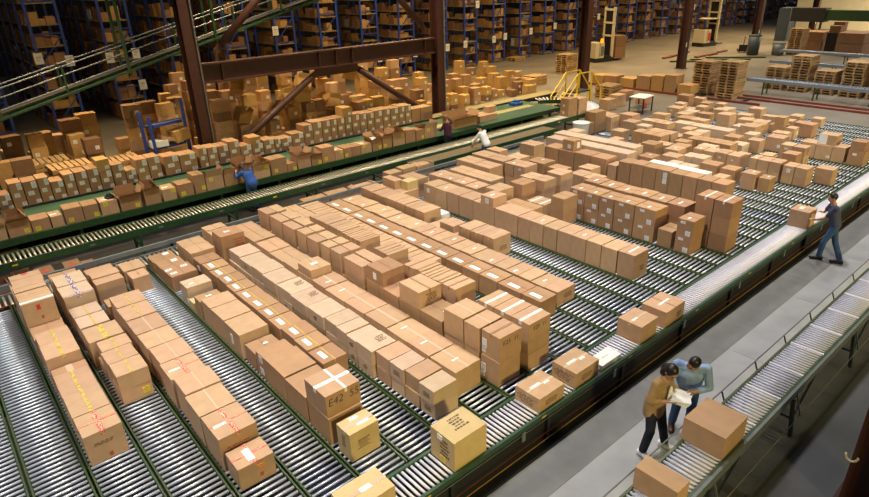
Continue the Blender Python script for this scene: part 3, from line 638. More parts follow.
# ------------------------------------------------------------------ packing conveyor at right
rc = thing('packing_conveyor', 'galvanised roller conveyor on legs in the right foreground', 'roller conveyor', (0, 0, 0))
ZR = .76; XA, XB = 3.0, 26
MB().box(XA, XB, 2.17, 2.21, ZR-.14, ZR+.01).build('side_rail', GALV, rc)
MB().box(XA, XB, 2.212, 2.25, ZR-.12, ZR+.004).build('inner_rail', OLIVE, rc)
MB().box(XA, XB, 2.765, 2.80, ZR-.12, ZR+.01).build('side_rail', OLIVE, rc)
rr = MB().cyl((0, 2.25, 0), (0, 2.765, 0), .0205, 10).mesh('roller', mat('lavender_steel_roller', (.60, .60, .70), .6, metal=.1), True)
x = XA+.05; i = 0
while x < XB-.05:
    put('roller', rr, rc, (x, 0, ZR-.0205)); x += .078; i += 1
bm_ = MB().box(-.018, .018, 2.24, 2.78, ZR-.02, ZR+.003).mesh('cross_member', STEELW)
for i in range(18): put('cross_member', bm_, rc, (7.72+.85*i, 0, 0))
MB().cyl((XA, 2.87, ZR+.12), (XB, 2.87, ZR+.12), .011, 8).build('guard_rail', GALV, rc)
for i in range(20):
    x = 4.6+1.12*i; MB().bar((x, 2.87, ZR+.12), (x, 2.80, ZR-.05), .03, .012).build('guard_bracket', BLACK, rc)
    sp = MB(); 
for i in range(9):
    x = 6.22+2.64*i
    for y in (2.08, 2.82): MB().bar((x, y, 0), (x, y*.0+ (2.16 if y < 2.5 else 2.79), ZR-.12), .06, .05).build('leg', mat('dark_grey_green_steel', (.022, .03, .026), .5), rc)
    MB().box(x-.02, x+.02, 2.12, 2.82, .30, .34).build('leg_brace', MATS['dark_grey_green_steel'], rc); MB().bar((x, 2.12, .32), (x+.9, 2.18, ZR-.13), .03, .03).build('leg_stay', MATS['dark_grey_green_steel'], rc)
MB().cyl((XA, 2.06, .30), (XB, 2.06, .34), .006, 6).build('pull_cable', mat('pale_yellow_cable', (.26, .25, .14), .5), rc)
for i in range(6): MB().bar((6.4+2.62*i, 2.06, .31), (6.4+2.62*i, 2.17, ZR-.1), .02, .02).build('cable_hanger', GALV, rc)
carton('carton', 'large plain carton on the packing conveyor beside the couple', 'cartons on the packing conveyor', 6.70, 7.34, 2.25, 2.82, ZR+.012, .36, C_TAN, None)
carton('carton', 'low plain carton on the packing conveyor at bottom edge', 'cartons on the packing conveyor', 5.46, 5.74, 2.215, 2.78, ZR+.012, .33, C_TAN, None)

# ------------------------------------------------------------------ feed conveyor across the lane heads
fd = thing('feed_conveyor', 'narrow roller conveyor running across the far heads of the lanes', 'roller conveyor', (0, 14.65, 0))
MB().box(-3, 19, -.34, -.30, ZL-.1, ZL+.012).build('side_rail', OLIVE, fd)
MB().box(-3, 19, .30, .34, ZL-.1, ZL+.02).build('side_rail', GALV, fd)
hid = MB(); fr = MB().cyl((0, -.30, 0), (0, .30, 0), .026, 8).mesh('roller', STEELY, True); x = -2.9
while x < 18.9:
    if x < 4: put('roller', fr, fd, (x, 0, ZL-.026))
    else: hid.cyl((x, -.30, ZL-.026), (x, .30, ZL-.026), .026, 7)
    x += .11
stuff(hid.build('roller_bed', STEELY, fd, smooth=True))
for x in range(-3, 19, 2):
    for y in (-.32, .32): MB().box(x-.03+.5, x+.03+.5, y-.03, y+.03, 0, ZL-.1).build('leg', GREEN, fd)
MB().box(-3, .40, -.36, -.33, ZL+.0, ZL+.03).build('red_edge', REDRAIL, fd)
gr = thing('guard_rail', 'long grey steel guard rail behind the lane heads', 'rail', (0, 15.12, 0))
MB().box(-3, 18.5, -.03, .03, .66, .77).build('beam', GALV, gr)
for x in range(-2, 18, 3): MB().box(x-.04, x+.04, .03, .09, 0, .75).build('post', GREEN, gr)

# ------------------------------------------------------------------ upper roller conveyor
uc = thing('transport_conveyor', 'long green-framed roller conveyor crossing behind the lanes', 'roller conveyor', (0, 16.8, 0))
ZU = .75
for y in (-.36, .32): MB().box(-6, 23.4, y, y+.04, ZU-.16, ZU+.012).build('side_rail', GREEN, uc)
ur = MB().cyl((0, -.32, 0), (0, .32, 0), .026, 9).mesh('roller', STEELY, True)
hid = MB(); x = -5.9
while x < 23.3:
    if -1.5 < x < 21: put('roller', ur, uc, (x, 0, ZU-.026))
    else: hid.cyl((x, -.32, ZU-.026), (x, .32, ZU-.026), .026, 7)
    x += .105
stuff(hid.build('roller_bed', STEELY, uc, smooth=True))
for i in range(11):
    x = -4.5+2.7*i
    for y in (-.34, .34): MB().box(x-.03, x+.03, y-.03, y+.03, 0, ZU-.16).build('leg', GREEN, uc)
    MB().box(x-.03, x+.03, -.34, .34, .25, .30).build('leg_brace', GREEN, uc)
for i in range(14): MB().box(-1+1.7*i, -.88+1.7*i, -.364, -.36, ZU-.10, ZU-.06).build('marker', YELLOW if i % 4 == 1 else GALV, uc)
# second belt alongside
sb = thing('side_belt_conveyor', 'brown mesh belt conveyor beside the transport conveyor', 'belt conveyor', (0, 16.0, 0))
BRBELT = mat('brown_mesh_belt', (.17, .12, .06), .6, noise=.3, nscale=18)
MB().box(12.6, 20.0, -.36, .36, .62, .70).build('belt', BRBELT, sb)
for y in (-.40, .37): MB().box(12.6, 20.0, y, y+.03, .55, .74).build('side_rail', GREEN, sb)
for i in range(4):
    for y in (-.38, .38): MB().box(12.9+2.2*i, 12.96+2.2*i, y-.03, y+.03, 0, .56).build('leg', GREEN, sb)
# curved end section
cv = thing('curved_conveyor', 'curved silver roller section turning at the end of transport conveyor', 'roller conveyor', (23.46, 18.6, 0))
R0, R1 = 1.48, 2.12
for i in range(30):
    a = -math.pi/2 + i*math.pi*.86/29
    c, s_ = math.cos(a), math.sin(a)
    MB().cyl((R0*c, R0*s_, ZU-.026), (R1*c, R1*s_, ZU-.026), .03, 8, .045).build('roller', STEELW, cv, smooth=True)
for r in (R0-.04, R1+.04):
    k = MB()
    for i in range(24):
        a, b = -math.pi/2+i*math.pi*.88/24, -math.pi/2+(i+1)*math.pi*.88/24
        k.bar((r*math.cos(a), r*math.sin(a), ZU-.08), (r*math.cos(b), r*math.sin(b), ZU-.08), .03, .18)
    k.build('side_rail', GREEN, cv)
for a in (-1.3, -.4, .5, 1.3): MB().box(R1*math.cos(a)-.04, R1*math.cos(a)+.04, R1*math.sin(a)-.04, R1*math.sin(a)+.04, 0, ZU-.17).build('leg', GREEN, cv)

# ------------------------------------------------------------------ green sorting table and labelled line
ZG = .8
gt = thing('sorting_table', 'long green topped sorting table carrying open cartons', 'table', (0, 18.0, 0))
MB().box(-6, 23.2, .02, 2.45, ZG-.05, ZG).build('top', GRNBELT, gt)
MB().box(-6, 23.2, -.02, .02, ZG-.17, ZG+.012).build('front_edge', GREEN, gt)
MB().box(-6, 23.2, 2.45, 2.52, ZG-.15, ZG+.06).build('back_edge', BLACK, gt)
MB().box(10.0, 22.6, 1.10, 1.55, ZG, ZG+.015).build('belt_strip', mat('worn_yellow_belt', (.36, .32, .13), .6, noise=.15), gt)
MB().box(-6, 23.1, 1.1, 1.14, .013, ZG-.05).build('back_panel', SHADEM, gt)
for i in range(15):
    MB().box(-5.5+2*i, -5.42+2*i, .05, .13, 0, ZG-.05).build('leg', GREEN, gt); MB().box(-5.5+2*i, -5.42+2*i, 2.3, 2.38, 0, ZG-.05).build('leg', GREEN, gt)
lc = thing('label_line_conveyor', 'belt line behind the green table carrying the labelled cartons', 'belt conveyor', (0, 20.6, 0))
MB().box(-6, 26.2, 0, .75, ZG-.08, ZG).build('belt', mat('dull_ochre_belt', (.30, .24, .10), .6, noise=.15), lc)
for y in (-.05, .76): MB().box(-6, 26.2, y, y+.04, ZG-.18, ZG).build('side_rail', BLACK if y < 0 else OLIVE, lc)
for i in range(12):
    for y in (.02, .72): MB().box(-5+2.7*i, -4.94+2.7*i, y-.03, y+.03, 0, ZG-.08).build('leg', GREEN, lc)

# ------------------------------------------------------------------ labelled cartons on the line behind the table
LINE = [(0,12,196),(12,24.5,183.7),(25.4,39.2,182),(39.6,51,178.4),(51.6,65,182),(66,76,174.7),(76.6,88.5,172.4),(89,100,169.4),(100.6,113,172),
 (113.6,125,165),(125.7,137,171),(137.6,148.6,160),(149.2,161,157.7),(165,179.6,157),(180.2,197,155.5),(200,207.6,148.7),(208,218,148),(218.5,229,146.5),(229.4,240,142),
 (241,252,146.5),(252.4,263.6,145),(264.2,274.4,140.4),(275,281,139.6),(281.5,292,139),(292.6,304,134.4),(304.6,313,125.8),(313.6,322,122.4),(322.5,330.6,121),(331,337,119.4),
 (337.4,344.6,118),(345,351.6,117),(352,359.6,114.7),(360,366.6,114),(367,374,113),(374.6,382.4,111),(382.8,390,109.4),(390.6,398.4,108.7),(398.8,404.6,106.5),(405,411,105.7),(411.5,420,109.4),(420.6,432,108)]
YL = 20.66
lastx = -99
for i, (u0, u1, v) in enumerate(LINE):
    p = on_y(u0, v, YL); h = max(.3, min(.95, p.z-ZG)); xa = max(x_at(u0, YL, ZG+h/2), lastx+.03); xb = x_at(u1+.5, YL, ZG+h/2)
    o = carton('labelled_carton', '%s carton with white labels from the left on the line behind green table' % ORD[i+1], 'labelled cartons on the line', xa, xb-.01, YL, YL+.60, ZG, h, C_BRN, 'y', rot=jit(.012), cat='carton'); lastx = xb-.01
    wd = xb-xa
    if i < 39 and True:
        sticker(o, 'front', .76, .83, min(.17, wd*.36), .19, P_LABEL); sticker(o, 'front', .42, .50, min(.20, wd*.42), .12, P_LABEL); sticker(o, 'front', .80, .13, min(.18, wd*.36), .11, P_LABELB)
    else: sticker(o, 'top', .4, .5, .05, .2, P_WHITE)
for u0, u1, v, nm, base in ((98.7, 111, 160.5, 'small carton stacked on the labelled line near the pallets', 8), (250, 261, 138, 'carton stacked on the labelled line left of the brace foot', 20), (343, 352, 108.5, 'carton stacked on the labelled line below the beam middle', 30)):
    hb = COL.objects.get('labelled_carton' if base == 0 else 'labelled_carton.%03d' % base)['_h']
    h = max(.15, on_y(u0, v, YL).z-ZG-hb)
    o = carton('labelled_carton', nm, 'labelled cartons on the line', x_at(u0, YL, ZG+hb), x_at(u1, YL, ZG+hb), YL, YL+.55, ZG+hb+.006, h, C_GOLD, 'x', cat='carton')
    sticker(o, 'front', .75, .3, .12, .1, P_LABEL)

# ------------------------------------------------------------------ open and packed cartons on the green table
OPEN = [(-6,6.5,228,1),(8,31,223,2),(32.5,51,220.7,0),(52,64,217,0),(65.6,84,209.5,0),(84.6,100,206,0),(101.7,119,202.4,0),(121,142,198.8,1),(145,161,191,2),(163.5,177,189.8,0),
 (179,194,185,0),(194.6,205.6,175.6,0),(206.8,224,177.9,3),(225,238,175,3),(239,252.6,167,1),(253.6,270,166.6,2),(271,287,160,0),(287.6,297,164.3,0),(298,311,157,1),(311.6,322,157,1),
 (322.6,335,148.4,0),(335.6,344,151,0),(344.6,352,148.5,0),(352.5,361,147,0),(361.5,372,145,0),(372.6,382,140,4),(382.6,392,137,1),(393,405,134.9,2),(405.6,415.6,131,0),(416,424.6,130.4,0),(425.2,437,129,3)]
YT = 18.10
for i, (u0, u1, v, kind) in enumerate(OPEN):
    h = max(.22, min(.68, on_y(u0, v, YT).z-ZG)); xa = x_at(u0, YT, ZG+h/2); xb = x_at(u1, YT, ZG+h/2)-.012; d = .52
    m = C_BRN if i % 3 else C_TAN
    if kind == 0:
        o = carton('tote_carton', '%s carton from the left along the green table edge, shut' % ORD[i+1], 'cartons on the green table', xa, xb, YT, YT+d, ZG, h, m, 'y', rot=jit(.05), cat='carton')
    else:
        fl_ = {1: (2.2, 2.0, 2.5, 1.5), 2: (1.2, 1.0, 2.6, 1.25), 3: (2.3, 1.8, 1.9, .5), 4: (2.4, 2.4, 2.7, 2.2)}[kind]
        o = open_carton('open_carton', '%s carton from the left along the green table edge, open' % ORD[i+1], 'cartons on the green table', xa, xb, YT, YT+d, ZG, h, m, fl_, rot=jit(.05))
        MB().box(-o['_w']+.02, o['_w']-.02, -o['_d']+.02, o['_d']-.02, .01, h*.55).build('contents', C_IN, o)
        if kind == 4: MB().obox((0, 0, h*.9), (.3, .3, .02), Matrix.Rotation(.2, 3, 'X')).build('paper', P_WHITE, o)
    if i % 5 != 3: sticker(o, 'front', .8 if i % 2 else .3, .25 if i % 3 else .8, .12, .12, P_YEL)
    if i % 3 == 0 and kind == 0: sticker(o, 'top', .35, .4, .16, .1, P_WHITE)
o = open_carton('open_carton', 'wide open carton on the green table between the two workers', 'cartons on the green table', x_at(452, 18.5, .8), x_at(476, 18.5, .8), 18.45, 19.1, ZG, .34, C_BRN, (2.4, 2.3, 2.7, 1.7))
o = carton('tote_carton', 'flat tan carton on the table right of the wide open one', 'cartons on the green table', x_at(480, 18.5, .8), x_at(497, 18.5, .8), 18.5, 19.2, ZG, .26, C_TAN, 'y', cat='carton')
carton('tote_carton', 'little carton standing on the flat tan carton', 'cartons on the green table', x_at(489, 18.7, .8), x_at(497, 18.7, .8), 18.75, 19.05, ZG+.26, .26, C_TAN, 'y', cat='carton')
bp = MB().obox((0, 0, .06), (.55, .4, .12)).obox((.1, .05, .16), (.3, .26, .1), Matrix.Rotation(.3, 3, 'Z')).build('cloth_bag', BLUEC, None, (x_at(515, 20.0, .8), 19.95, ZG)); tag(bp, 'blue cloth bag lying on the far end of green table', 'bag')
cs = MB().cyl((0, 0, 0), (0, 0, .05), .13, 14).cyl((0, 0, .05), (0, 0, .13), .09, 14, .05).build('tape_gun', BLACK, None, (x_at(110, 18.3, 1.2), 18.36, ZG+COL.objects['tote_carton.004']['_h'] if 'tote_carton.004' in COL.objects else 1.2)); tag(cs, 'black and yellow tape dispenser lying on a table carton', 'tape dispenser')
# cartons stored under the table and conveyor
US = [(0,20,18.25),(52,68,18.25),(70,84,18.25),(298,311,18.25),(398,412,18.25),(412,424,18.25),(458,468,18.25),(497,506,18.25),(507,516,18.25),(520,530,18.25),(536,544,18.25)]
for i, (u0, u1, y) in enumerate(US):
    xa, xb = x_at(u0, y, .3), x_at(u1, y, .3)
    carton('stored_carton', '%s carton from the left kept underneath the green table' % ORD[i+1], 'cartons under the table', xa, xb, y, y+.5, 0.0, .42+jit(.06), C_BRN, 'y', rot=jit(.08), cat='carton')
US = [(18,38,15.75),(40,58,15.7),(68,84,15.8),(86,98,15.7),(-12,16,15.7),(308,330,15.62),(332,352,15.62),(536,546,15.6),(520,534,15.55)]
for i, (u0, u1, y) in enumerate(US):
    xa, xb = x_at(u0, y, .3), x_at(u1, y, .3)
    o = open_carton('stored_carton', '%s carton from the left on the floor before the transport conveyor' % ORD[i+1], 'cartons on the aisle floor', xa, xb, y, y+.5, 0.0, .42+jit(.08), C_DARK if i < 5 else C_BRN, (1.2, 1.1, 1.6, 1.4), rot=jit(.08)) if i in (0, 4) else \
        carton('stored_carton', '%s carton from the left on the floor before the transport conveyor' % ORD[i+1], 'cartons on the aisle floor', xa, xb, y, y+.5, 0.0, .48+jit(.08), C_DARK if i < 5 else C_BRN, 'y', rot=jit(.05), cat='carton')
    if i in (0, 1, 3): sticker(o, 'front', .5, .6, .16, .14, P_LABELB)
    if i in (1, 2): sticker(o, 'top', .5, .3, .14, .12, RED, 'red_sticker')
# cartons just beyond the guard rail, seen over the lane heads
for i, (u0, u1, v, y, m, kd) in enumerate([(352, 376, 182, 15.45, C_TAN, 1), (388, 400, 168, 15.5, C_TAN, 0), (401.5, 414, 163, 15.5, C_TAN, 0), (415.5, 432, 160, 15.5, C_TAN, 1)]):
    zt = on_y((u0+u1)/2, v+4, y).z; hh = max(.35, min(.95, zt))
    f = open_carton if kd else carton
    a = ('stored_carton', '%s carton from left in the group left of the brown belt' % ORD[i+1], 'cartons beyond the guard rail', x_at(u0, y, hh), x_at(u1, y, hh), y-.1, y+.3, 0.0, hh, m)
    open_carton(*a, (.3, .4, .2, .1)) if kd else carton(*a, 'y', cat='carton')

# ------------------------------------------------------------------ steel frame of the building
def column(x, y, label, top=11):
    c = thing('steel_column', label, 'column', (x, y, 0), 0, 'maroon steel columns')
    MB().box(-.235, .235, -.26, -.225, .03, top).build('flange', MAROON, c); MB().box(-.235, .235, .225, .26, .03, top).build('flange', MAROON, c)
    MB().box(-.02, .02, -.225, .225, .03, top).build('web', MAROON, c); MB().box(-.32, .32, -.34, .34, 0, .03).build('base_plate', MAROON, c)
    MB().box(-.20, -.05, -.262, -.2601, 1.5, 1.8).build('notice', P_WHITE, c) if x > 40 else None
    MB().cyl((.17, -.30, .3), (.17, -.30, top), .025, 8).build('conduit', GALV, c) if x < 20 else None
    return c
CX = [8.0, 19.6, 31.1, 42.7, 54.3]
for x, l in zip(CX, ('maroon column at left end of the braced bay', 'maroon column at right end of the braced bay', 'maroon column left of the truck with orange beacon', 'maroon column between the two trucks', 'maroon column with white notice left of grey cabinet')):
    column(x, 22.6, l)
column(66.3, 22.6, 'dark column in front of the cream wall', 9)
fc = column(8.12, .86, 'black shaded column at the bottom right corner', 11)
ub = MB()
for i in range(10):
    a, b = math.pi+i*math.pi/10, math.pi+(i+1)*math.pi/10
    ub.cyl((-.26+.0, .26+.0+.07*math.cos(a), .9+.09*math.sin(a)), (-.26, .26+.07*math.cos(b), .9+.09*math.sin(b)), .014, 8)
ub.build('u_bolt', CREAM, fc)
bmz = 3.98
bmn = thing('frame_beam', 'horizontal maroon beam between the two braced columns', 'beam', (0, 22.6, 0))
MB().box(8.25, 19.35, -.02, .02, bmz-.62, bmz).build('web', MAROON, bmn)
for z in (bmz-.66, bmz-.02): MB().box(8.25, 19.35, -.2, .2, z, z+.05).build('flange', MAROON, bmn)
for x in (9.0, 13.1, 13.9, 14.7, 18.7): MB().box(x-.015, x+.015, -.18, .18, bmz-.61, bmz-.02).build('stiffener', MAROON, bmn)
MB().box(12.9, 15.0, -.03, .03, bmz-1.0, bmz-.66).build('gusset', MAROON, bmn)
for p, q, l in (((12.95, 22.6, 3.15), (8.3, 22.6, .25), 'lower left round brace leaning to the left column foot'), ((14.85, 22.6, 3.2), (19.2, 22.6, .3), 'lower right round brace leaning to the right column foot'),
                ((8.9, 22.6, 4.35), (13.7, 22.6, 8.6), 'upper left round brace rising from the beam'), ((18.9, 22.6, 4.35), (14.5, 22.6, 8.6), 'upper right round brace rising from the beam')):
    b_ = thing('brace', l, 'brace', p); d = Vector(q)-Vector(p)
    MB().cyl(d*.05, d*.98, .135, 16).build('tube', MAROON, b_, smooth=True); MB().bar((0, 0, 0), d*.08, .2, .05, up=(0, 1, 0)).build('end_plate', MAROON, b_)

# ------------------------------------------------------------------ inclined conveyor at upper left
ic = thing('inclined_conveyor', 'green inclined conveyor with pipe handrails rising at upper left', 'belt conveyor', (0, 24.2, 0))
pa, pb = on_y(-30, 124, 24.2), on_y(330, -10, 24.2); pa.y = pb.y = 0
for y in (-.4, .4): MB().bar(pa+Vector((0, y, -.12)), pb+Vector((0, y, -.12)), .06, .36, up=(0, 1, 0)).build('side_frame', GREEN, ic)
MB().bar(pa+Vector((0, 0, 0)), pb, .02, .74, up=(0, 1, 0)).build('belt', BLACK, ic)
for y in (-.42, .42):
    for z in ((.18, .55, .82) if y < 0 else (.82,)): MB().cyl(pa+Vector((0, y, z-.06)), pb+Vector((0, y, z-.06)), .022, 8).build('handrail', GALV, ic)
for i in range(7):
    p = pa.lerp(pb, .06+i*.15)
    for y in (-.42, .42): MB().box(p.x-.03, p.x+.03, y-.03, y+.03, p.z-.2, p.z+.78).build('rail_post', GREEN, ic)
for t in (.02, .36, .60):
    p = pa.lerp(pb, t)
    for y in (-.46, .46): MB().box(p.x-.045, p.x+.045, y-.045, y+.045, 0 if t < .1 else p.z-.3, p.z if t < .1 else 11).build('support_leg' if t < .1 else 'hanger', GREEN, ic)

# ------------------------------------------------------------------ storage racks
YR = 35.6; PITCH_R = 3.15; SHELF_CARTS = []; rest = MB(); nsc = 0
REST_M = [C_GOLD, C_BRN, C_DARK, C_WHITE, SHELF]
def rack_stock(b, x0, x1, y0, y1, z, hmax, rng):                # cartons on a shelf: list of boxes
    out = []; x = x0
    while x < x1-.2:
        w_ = rng.uniform(.28, .52); h_ = rng.uniform(.25, hmax)
        if x+w_ > x1: break
        if rng.random() < .84: out.append((x, x+w_-.02, y0+rng.uniform(0, .08), y1, z, z+h_))
        x += w_
    return out
rng = random.Random(3)
for i in range(-3, 33):
    xl = 5.3+PITCH_R*i; xr = xl+1.3; rx = abs(xl)/YR
    depth = 12 if i < 3 else (8.2 if i < 6 else (5.5 if i < 10 else 2.9)); top = 7.6 if i < 8 else 6.6
    rk = thing('storage_rack', 'tall blue storage rack, %s rack row from the left' % ORD[i+4], 'rack', (xl, YR, 0), 0, 'storage racks')
    ny = int(depth/2.7)+1
    up = MB().box(-.06, .06, -.045, .045, 0, top).mesh('upright', BLUE)
    for j in range(ny+1 if depth > 3 else 2):
        for xx in (0, 1.3): put('upright', up, rk, (xx, .045+2.7*j, 0))
    k = 0; z = .25
    while z < top-.9:
        if k % 2 == 0: MB().bar((.04, .045, z), (1.26, .045, z+1.35), .05, .04, up=(0, 1, 0)).build('brace', BLUE, rk)
        MB().box(.05, 1.25, .02, .07, z-.03, z+.03).build('tie', BLUE, rk)
        z += 1.45; k += 1
    lv = .12; n = 0; hs = .98 if i < 5 else .86
    while lv < top:
        MB().box(-.02, 1.32, .02, depth, lv-.05, lv).build('shelf', SHELF, rk)
        # stock: front bay across the end, then along the aisle side that faces the camera
        fr_ = rack_stock(rest, .06, 1.25, .10, .65, lv, hs*.75, rng)
        for q in fr_:
            zt = lv
            if i < 14 and lv < 6 and nsc < 210 and not (i < 0):
                m_ = [C_GOLD, C_BRN, C_GOLD, C_DARK][rng.randrange(4)]
                carton('shelf_carton', 'brown carton on the front end of a tall blue rack shelf', 'cartons on the rack ends', xl+q[0], xl+q[1], YR+q[2], YR+q[3], q[4], q[5]-q[4], m_, 'y', cat='carton'); nsc += 1
            else: rest.box(xl+q[0], xl+q[1], YR+q[2], YR+q[3], q[4], q[5], rng.choice((0, 1, 1, 2)))
        y = .75
        vis = min(depth-.5, 2.6/max(rx, .12)+1.2)
        while y < vis:
            l_ = rng.uniform(.35, .7); h_ = rng.uniform(.3, hs*.8)
            if rng.random() < .86: rest.box(xl+.03+rng.uniform(0, .06), xl+.62, YR+y, YR+y+l_-.03, lv, lv+h_, rng.choice((0, 1, 1, 2, 2)) if rng.random() > .03 else 3)
            y += l_
        lv += hs; n += 1
stuff(tag(rest.build('shelf_stock', REST_M), 'rows of cartons filling the tall rack shelves', 'shelf stock'))
# aisle signs on the rack ends
SG = [(37,59),(67.5,61),(107,58),(132.6,53.5),(147,84),(243,75.5),(271,72),(298.7,69),(372.5,59),(396,55.7),(417,53),(448.5,47.4),(471.4,43.4),(491.6,39.6),(512,35.5),(534.5,30.7),(554,26),(475,4.5),(285,30),(595,17),(696,7)]
for i, (u, v) in enumerate(SG):
    p = on_y(u, v, YR-.06); ups = [5.3+PITCH_R*j+q for j in range(-3, 33) for q in (0, 1.3)]; p.x = min(ups, key=lambda a: abs(a-p.x)); sg = MB().box(-.19, .19, -.012, .012, -.26, .26).box(-.02, .02, .012, .062, -.1, .1).build('aisle_sign', P_WHITE, None, p)
    MB().box(-.10, .10, -.016, -.012, .02, .10).box(-.10, .02, -.016, -.012, -.10, -.05).build('sign_print', mat('pale_grey_sign_print', (.55, .55, .56), .6), sg)
    tag(sg, '%s white aisle sign from the left on the rack ends' % ORD[i+1], 'sign', 'aisle signs')

# ------------------------------------------------------------------ pallets
pm = MB()
for i in range(7): pm.box(-.6+i*.176, -.6+i*.176+.13, -.5, .5, .115, .14)
for y in (-.5, -.045, .41): pm.box(-.6, .6, y, y+.09, .025, .115)
for x in (-.6, -.065, .47): pm.box(x, x+.13, -.5, .5, 0, .025)
pallet_me = pm.mesh('pallet', WOOD)
def pallets(x, y, n, where, group, rz=0):
    for i in range(n):
        o = put('pallet', pallet_me, None, (x+jit(.025), y+jit(.025), i*.14), (0, 0, rz+jit(.03)))
        tag(o, '%s wooden pallet from the bottom, %s' % (ORD[i+1], where), 'pallet', group)
PS = [(697+10, 96, 13, 'left stack of the tall pair on open floor'), (733, 99, 14, 'right stack of the tall pair on open floor')]
p = un(702, 95); pallets(p.x+.6, p.y+.2, 13, 'left stack of tall pallet pair', 'left tall pallet stack')
p = un(729, 99.5); pallets(p.x+.6, p.y+.3, 14, 'right stack of tall pallet pair', 'right tall pallet stack')
for y, n, nm in ((14.5, 9, 'first'), (13.2, 14, 'second'), (11.9, 9, 'third'), (10.55, 13, 'fourth'), (9.25, 14, 'fifth'), (7.95, 13, 'sixth'), (6.65, 12, 'seventh')):
    pallets(38.9, y, n, '%s stack behind grey roller table' % nm, '%s pallet stack behind table' % nm)
p = un(795, 54); pallets(p.x, p.y, 14, 'stack before the cream wall', 'pallet stack before cream wall')
p = un(566, 72); pallets(p.x, p.y, 9, 'stack left of the beacon truck', 'pallet stack left of truck')
p = un(535, 84); pallets(p.x, p.y, 4, 'low stack by blue cloth', 'low pallet stack by blue cloth')
p = un(608, 97); pallets(p.x, p.y, 5, 'stack behind the curved conveyor', 'pallets behind curve')
p = un(516, 60.5); pallets(p.x, p.y, 2, 'pair lying before the racks', 'pallets before racks')
pallets(3.35, 22.35, 10, 'left stack behind labelled line', 'left pallets behind labelled line')
pallets(4.85, 22.4, 9, 'right stack behind labelled line', 'right pallets behind labelled line')
pallets(2.9, 23.5, 10, 'rear stack behind labelled line', 'rear pallets behind labelled line')

# ------------------------------------------------------------------ carton heap behind the labelled line
HEAP = [ # u, v of the stack top, Y, width
 (462,58,28.2,.62),(474,65,27.4,.62),(486,58.5,28.6,.6),(494,63.5,27.8,.55),(456,71,26.3,.75),(468,72,26.6,.6),(459,76,25.3,.6),(484,75,25.6,.65),(497,70.5,26.4,.8),(504,74,25.2,.6),(512,68,26.9,.8),(520,68.5,26.6,.7),(528,75,25.8,.55),(519,75,25.5,.6),
 (455,91,23.6,.62),(467,92,23.7,.5),(466,84,24.4,.55),(478,85,24.2,.62),(489,84,24.5,.55),(496,86,24.2,.45),(503,87,24.3,.5),(515,87,24.3,.45),(448,77,25.2,.5),(447,95,23.7,.4),
 (421,69.5,27.0,.62),(424,75,26.2,.62),(405,76,25.3,.7),(396,77,25.0,.6),(420,87,23.9,.6),(424,98,23.4,.5),(384,65,26.8,.62),(395,57,28.0,.8),(363,58,27.8,.8),(391,84,24.3,.6),(400,86,24.0,.55),(377,78,25.3,.6),(380,94,23.6,.7),(370,97,23.5,.5),(362,99,23.5,.5),
 (345,92,23.7,.62),(335,80,24.6,.7),(355,94,23.6,.5),(325,76,25.6,.7),(320,97,23.5,.6),(311,100,23.4,.55),(340,70,26.4,.7),(328,108,23.3,.55),(318,106,23.3,.5),
 (285,65,27.5,.95),(262,70,26.0,.6),(250,73,25.6,.6),(265,88,24.2,.6),(252,81,24.6,.7),(250,92,23.8,.6),(258,92,23.8,.55),(228,77,25.3,.7),(228,88,24.6,.6),(222,97,23.4,.8),(237,105,23.5,.55),(246,122,23.2,.5),(213,88,25.5,.5),(210,75,27,.5),(300,92,24.2,.6),(293,104,23.5,.6),(310,90,24.4,.6),(330,93,24.0,.5),
 (172,82,26.5,.5),(176,95,25.0,.6),(166,91,25.8,.5),(166,101,24.8,.6),(132,102,24.6,.75),(148,99,25.4,.7),(178,70,28.5,.9),(190,78,26.6,.6),
 (70,117,24.6,.75),(86,111,25.2,.75),(76,132,23.9,.6),(92,136,23.8,.6),(88,127,24.2,.55),(35,132,23.8,.6),(46,130,24.0,.4),(60,132,23.8,.7),(44,139,23.4,.5),(10,134,23.6,.9),(12,147,23.0,.9),(22,157,22.3,1.1),(40,149,22.9,.5),(4,160,22.4,.6)]
placed = [(8.0, 22.6, .6, .7), (19.6, 22.6, .6, .7), (3.35, 22.35, 1.3, 1.1), (4.85, 22.4, 1.3, 1.1), (2.9, 23.5, 1.3, 1.1), (13.5, 22.6, 11, .4)]
TOPS = []
def pix0(x, y): p_ = Vector((x, y, -HC)); return 434.5+F_PX*p_.dot(RT)/p_.dot(_fw)
for j in range(6): placed.append((x_at(140, 23.0, .8)+.45*j, 23.05, .5, .8))
def stack(x, y, w_, zt, i):
    n = max(1, round(zt/.42)); z = 0.0; lean = jit(.1)
    for k in range(n):
        hb = zt/n*(1+(.12 if k % 2 else -.12)*(n > 1 and n % 2 == 0)); s_ = random.uniform(.84, 1.0)
        o = carton('heap_carton', 'brown carton in the jumbled heap behind the labelled line', 'cartons in the heap behind the line', x-w_/2*s_, x+w_/2*s_, y-.25*s_, y+.25*s_, z, hb-.003, random.choice((C_GOLD, C_GOLD, C_BRN, C_TAN, C_DARK)), 'y' if (i+k) % 2 else 'x', rot=lean+jit(.10), cat='carton')
        if random.random() < .5: sticker(o, 'front', random.choice((.3, .7)), .4, .13, .13, P_LABEL)
        z += hb
    TOPS.append((x, y, w_, z))
def free(x, y, w_, d_): return not any(abs(x-a) < (w_+c)/2+.03 and abs(y-b) < (d_+e)/2+.03 for a, b, c, e in placed)
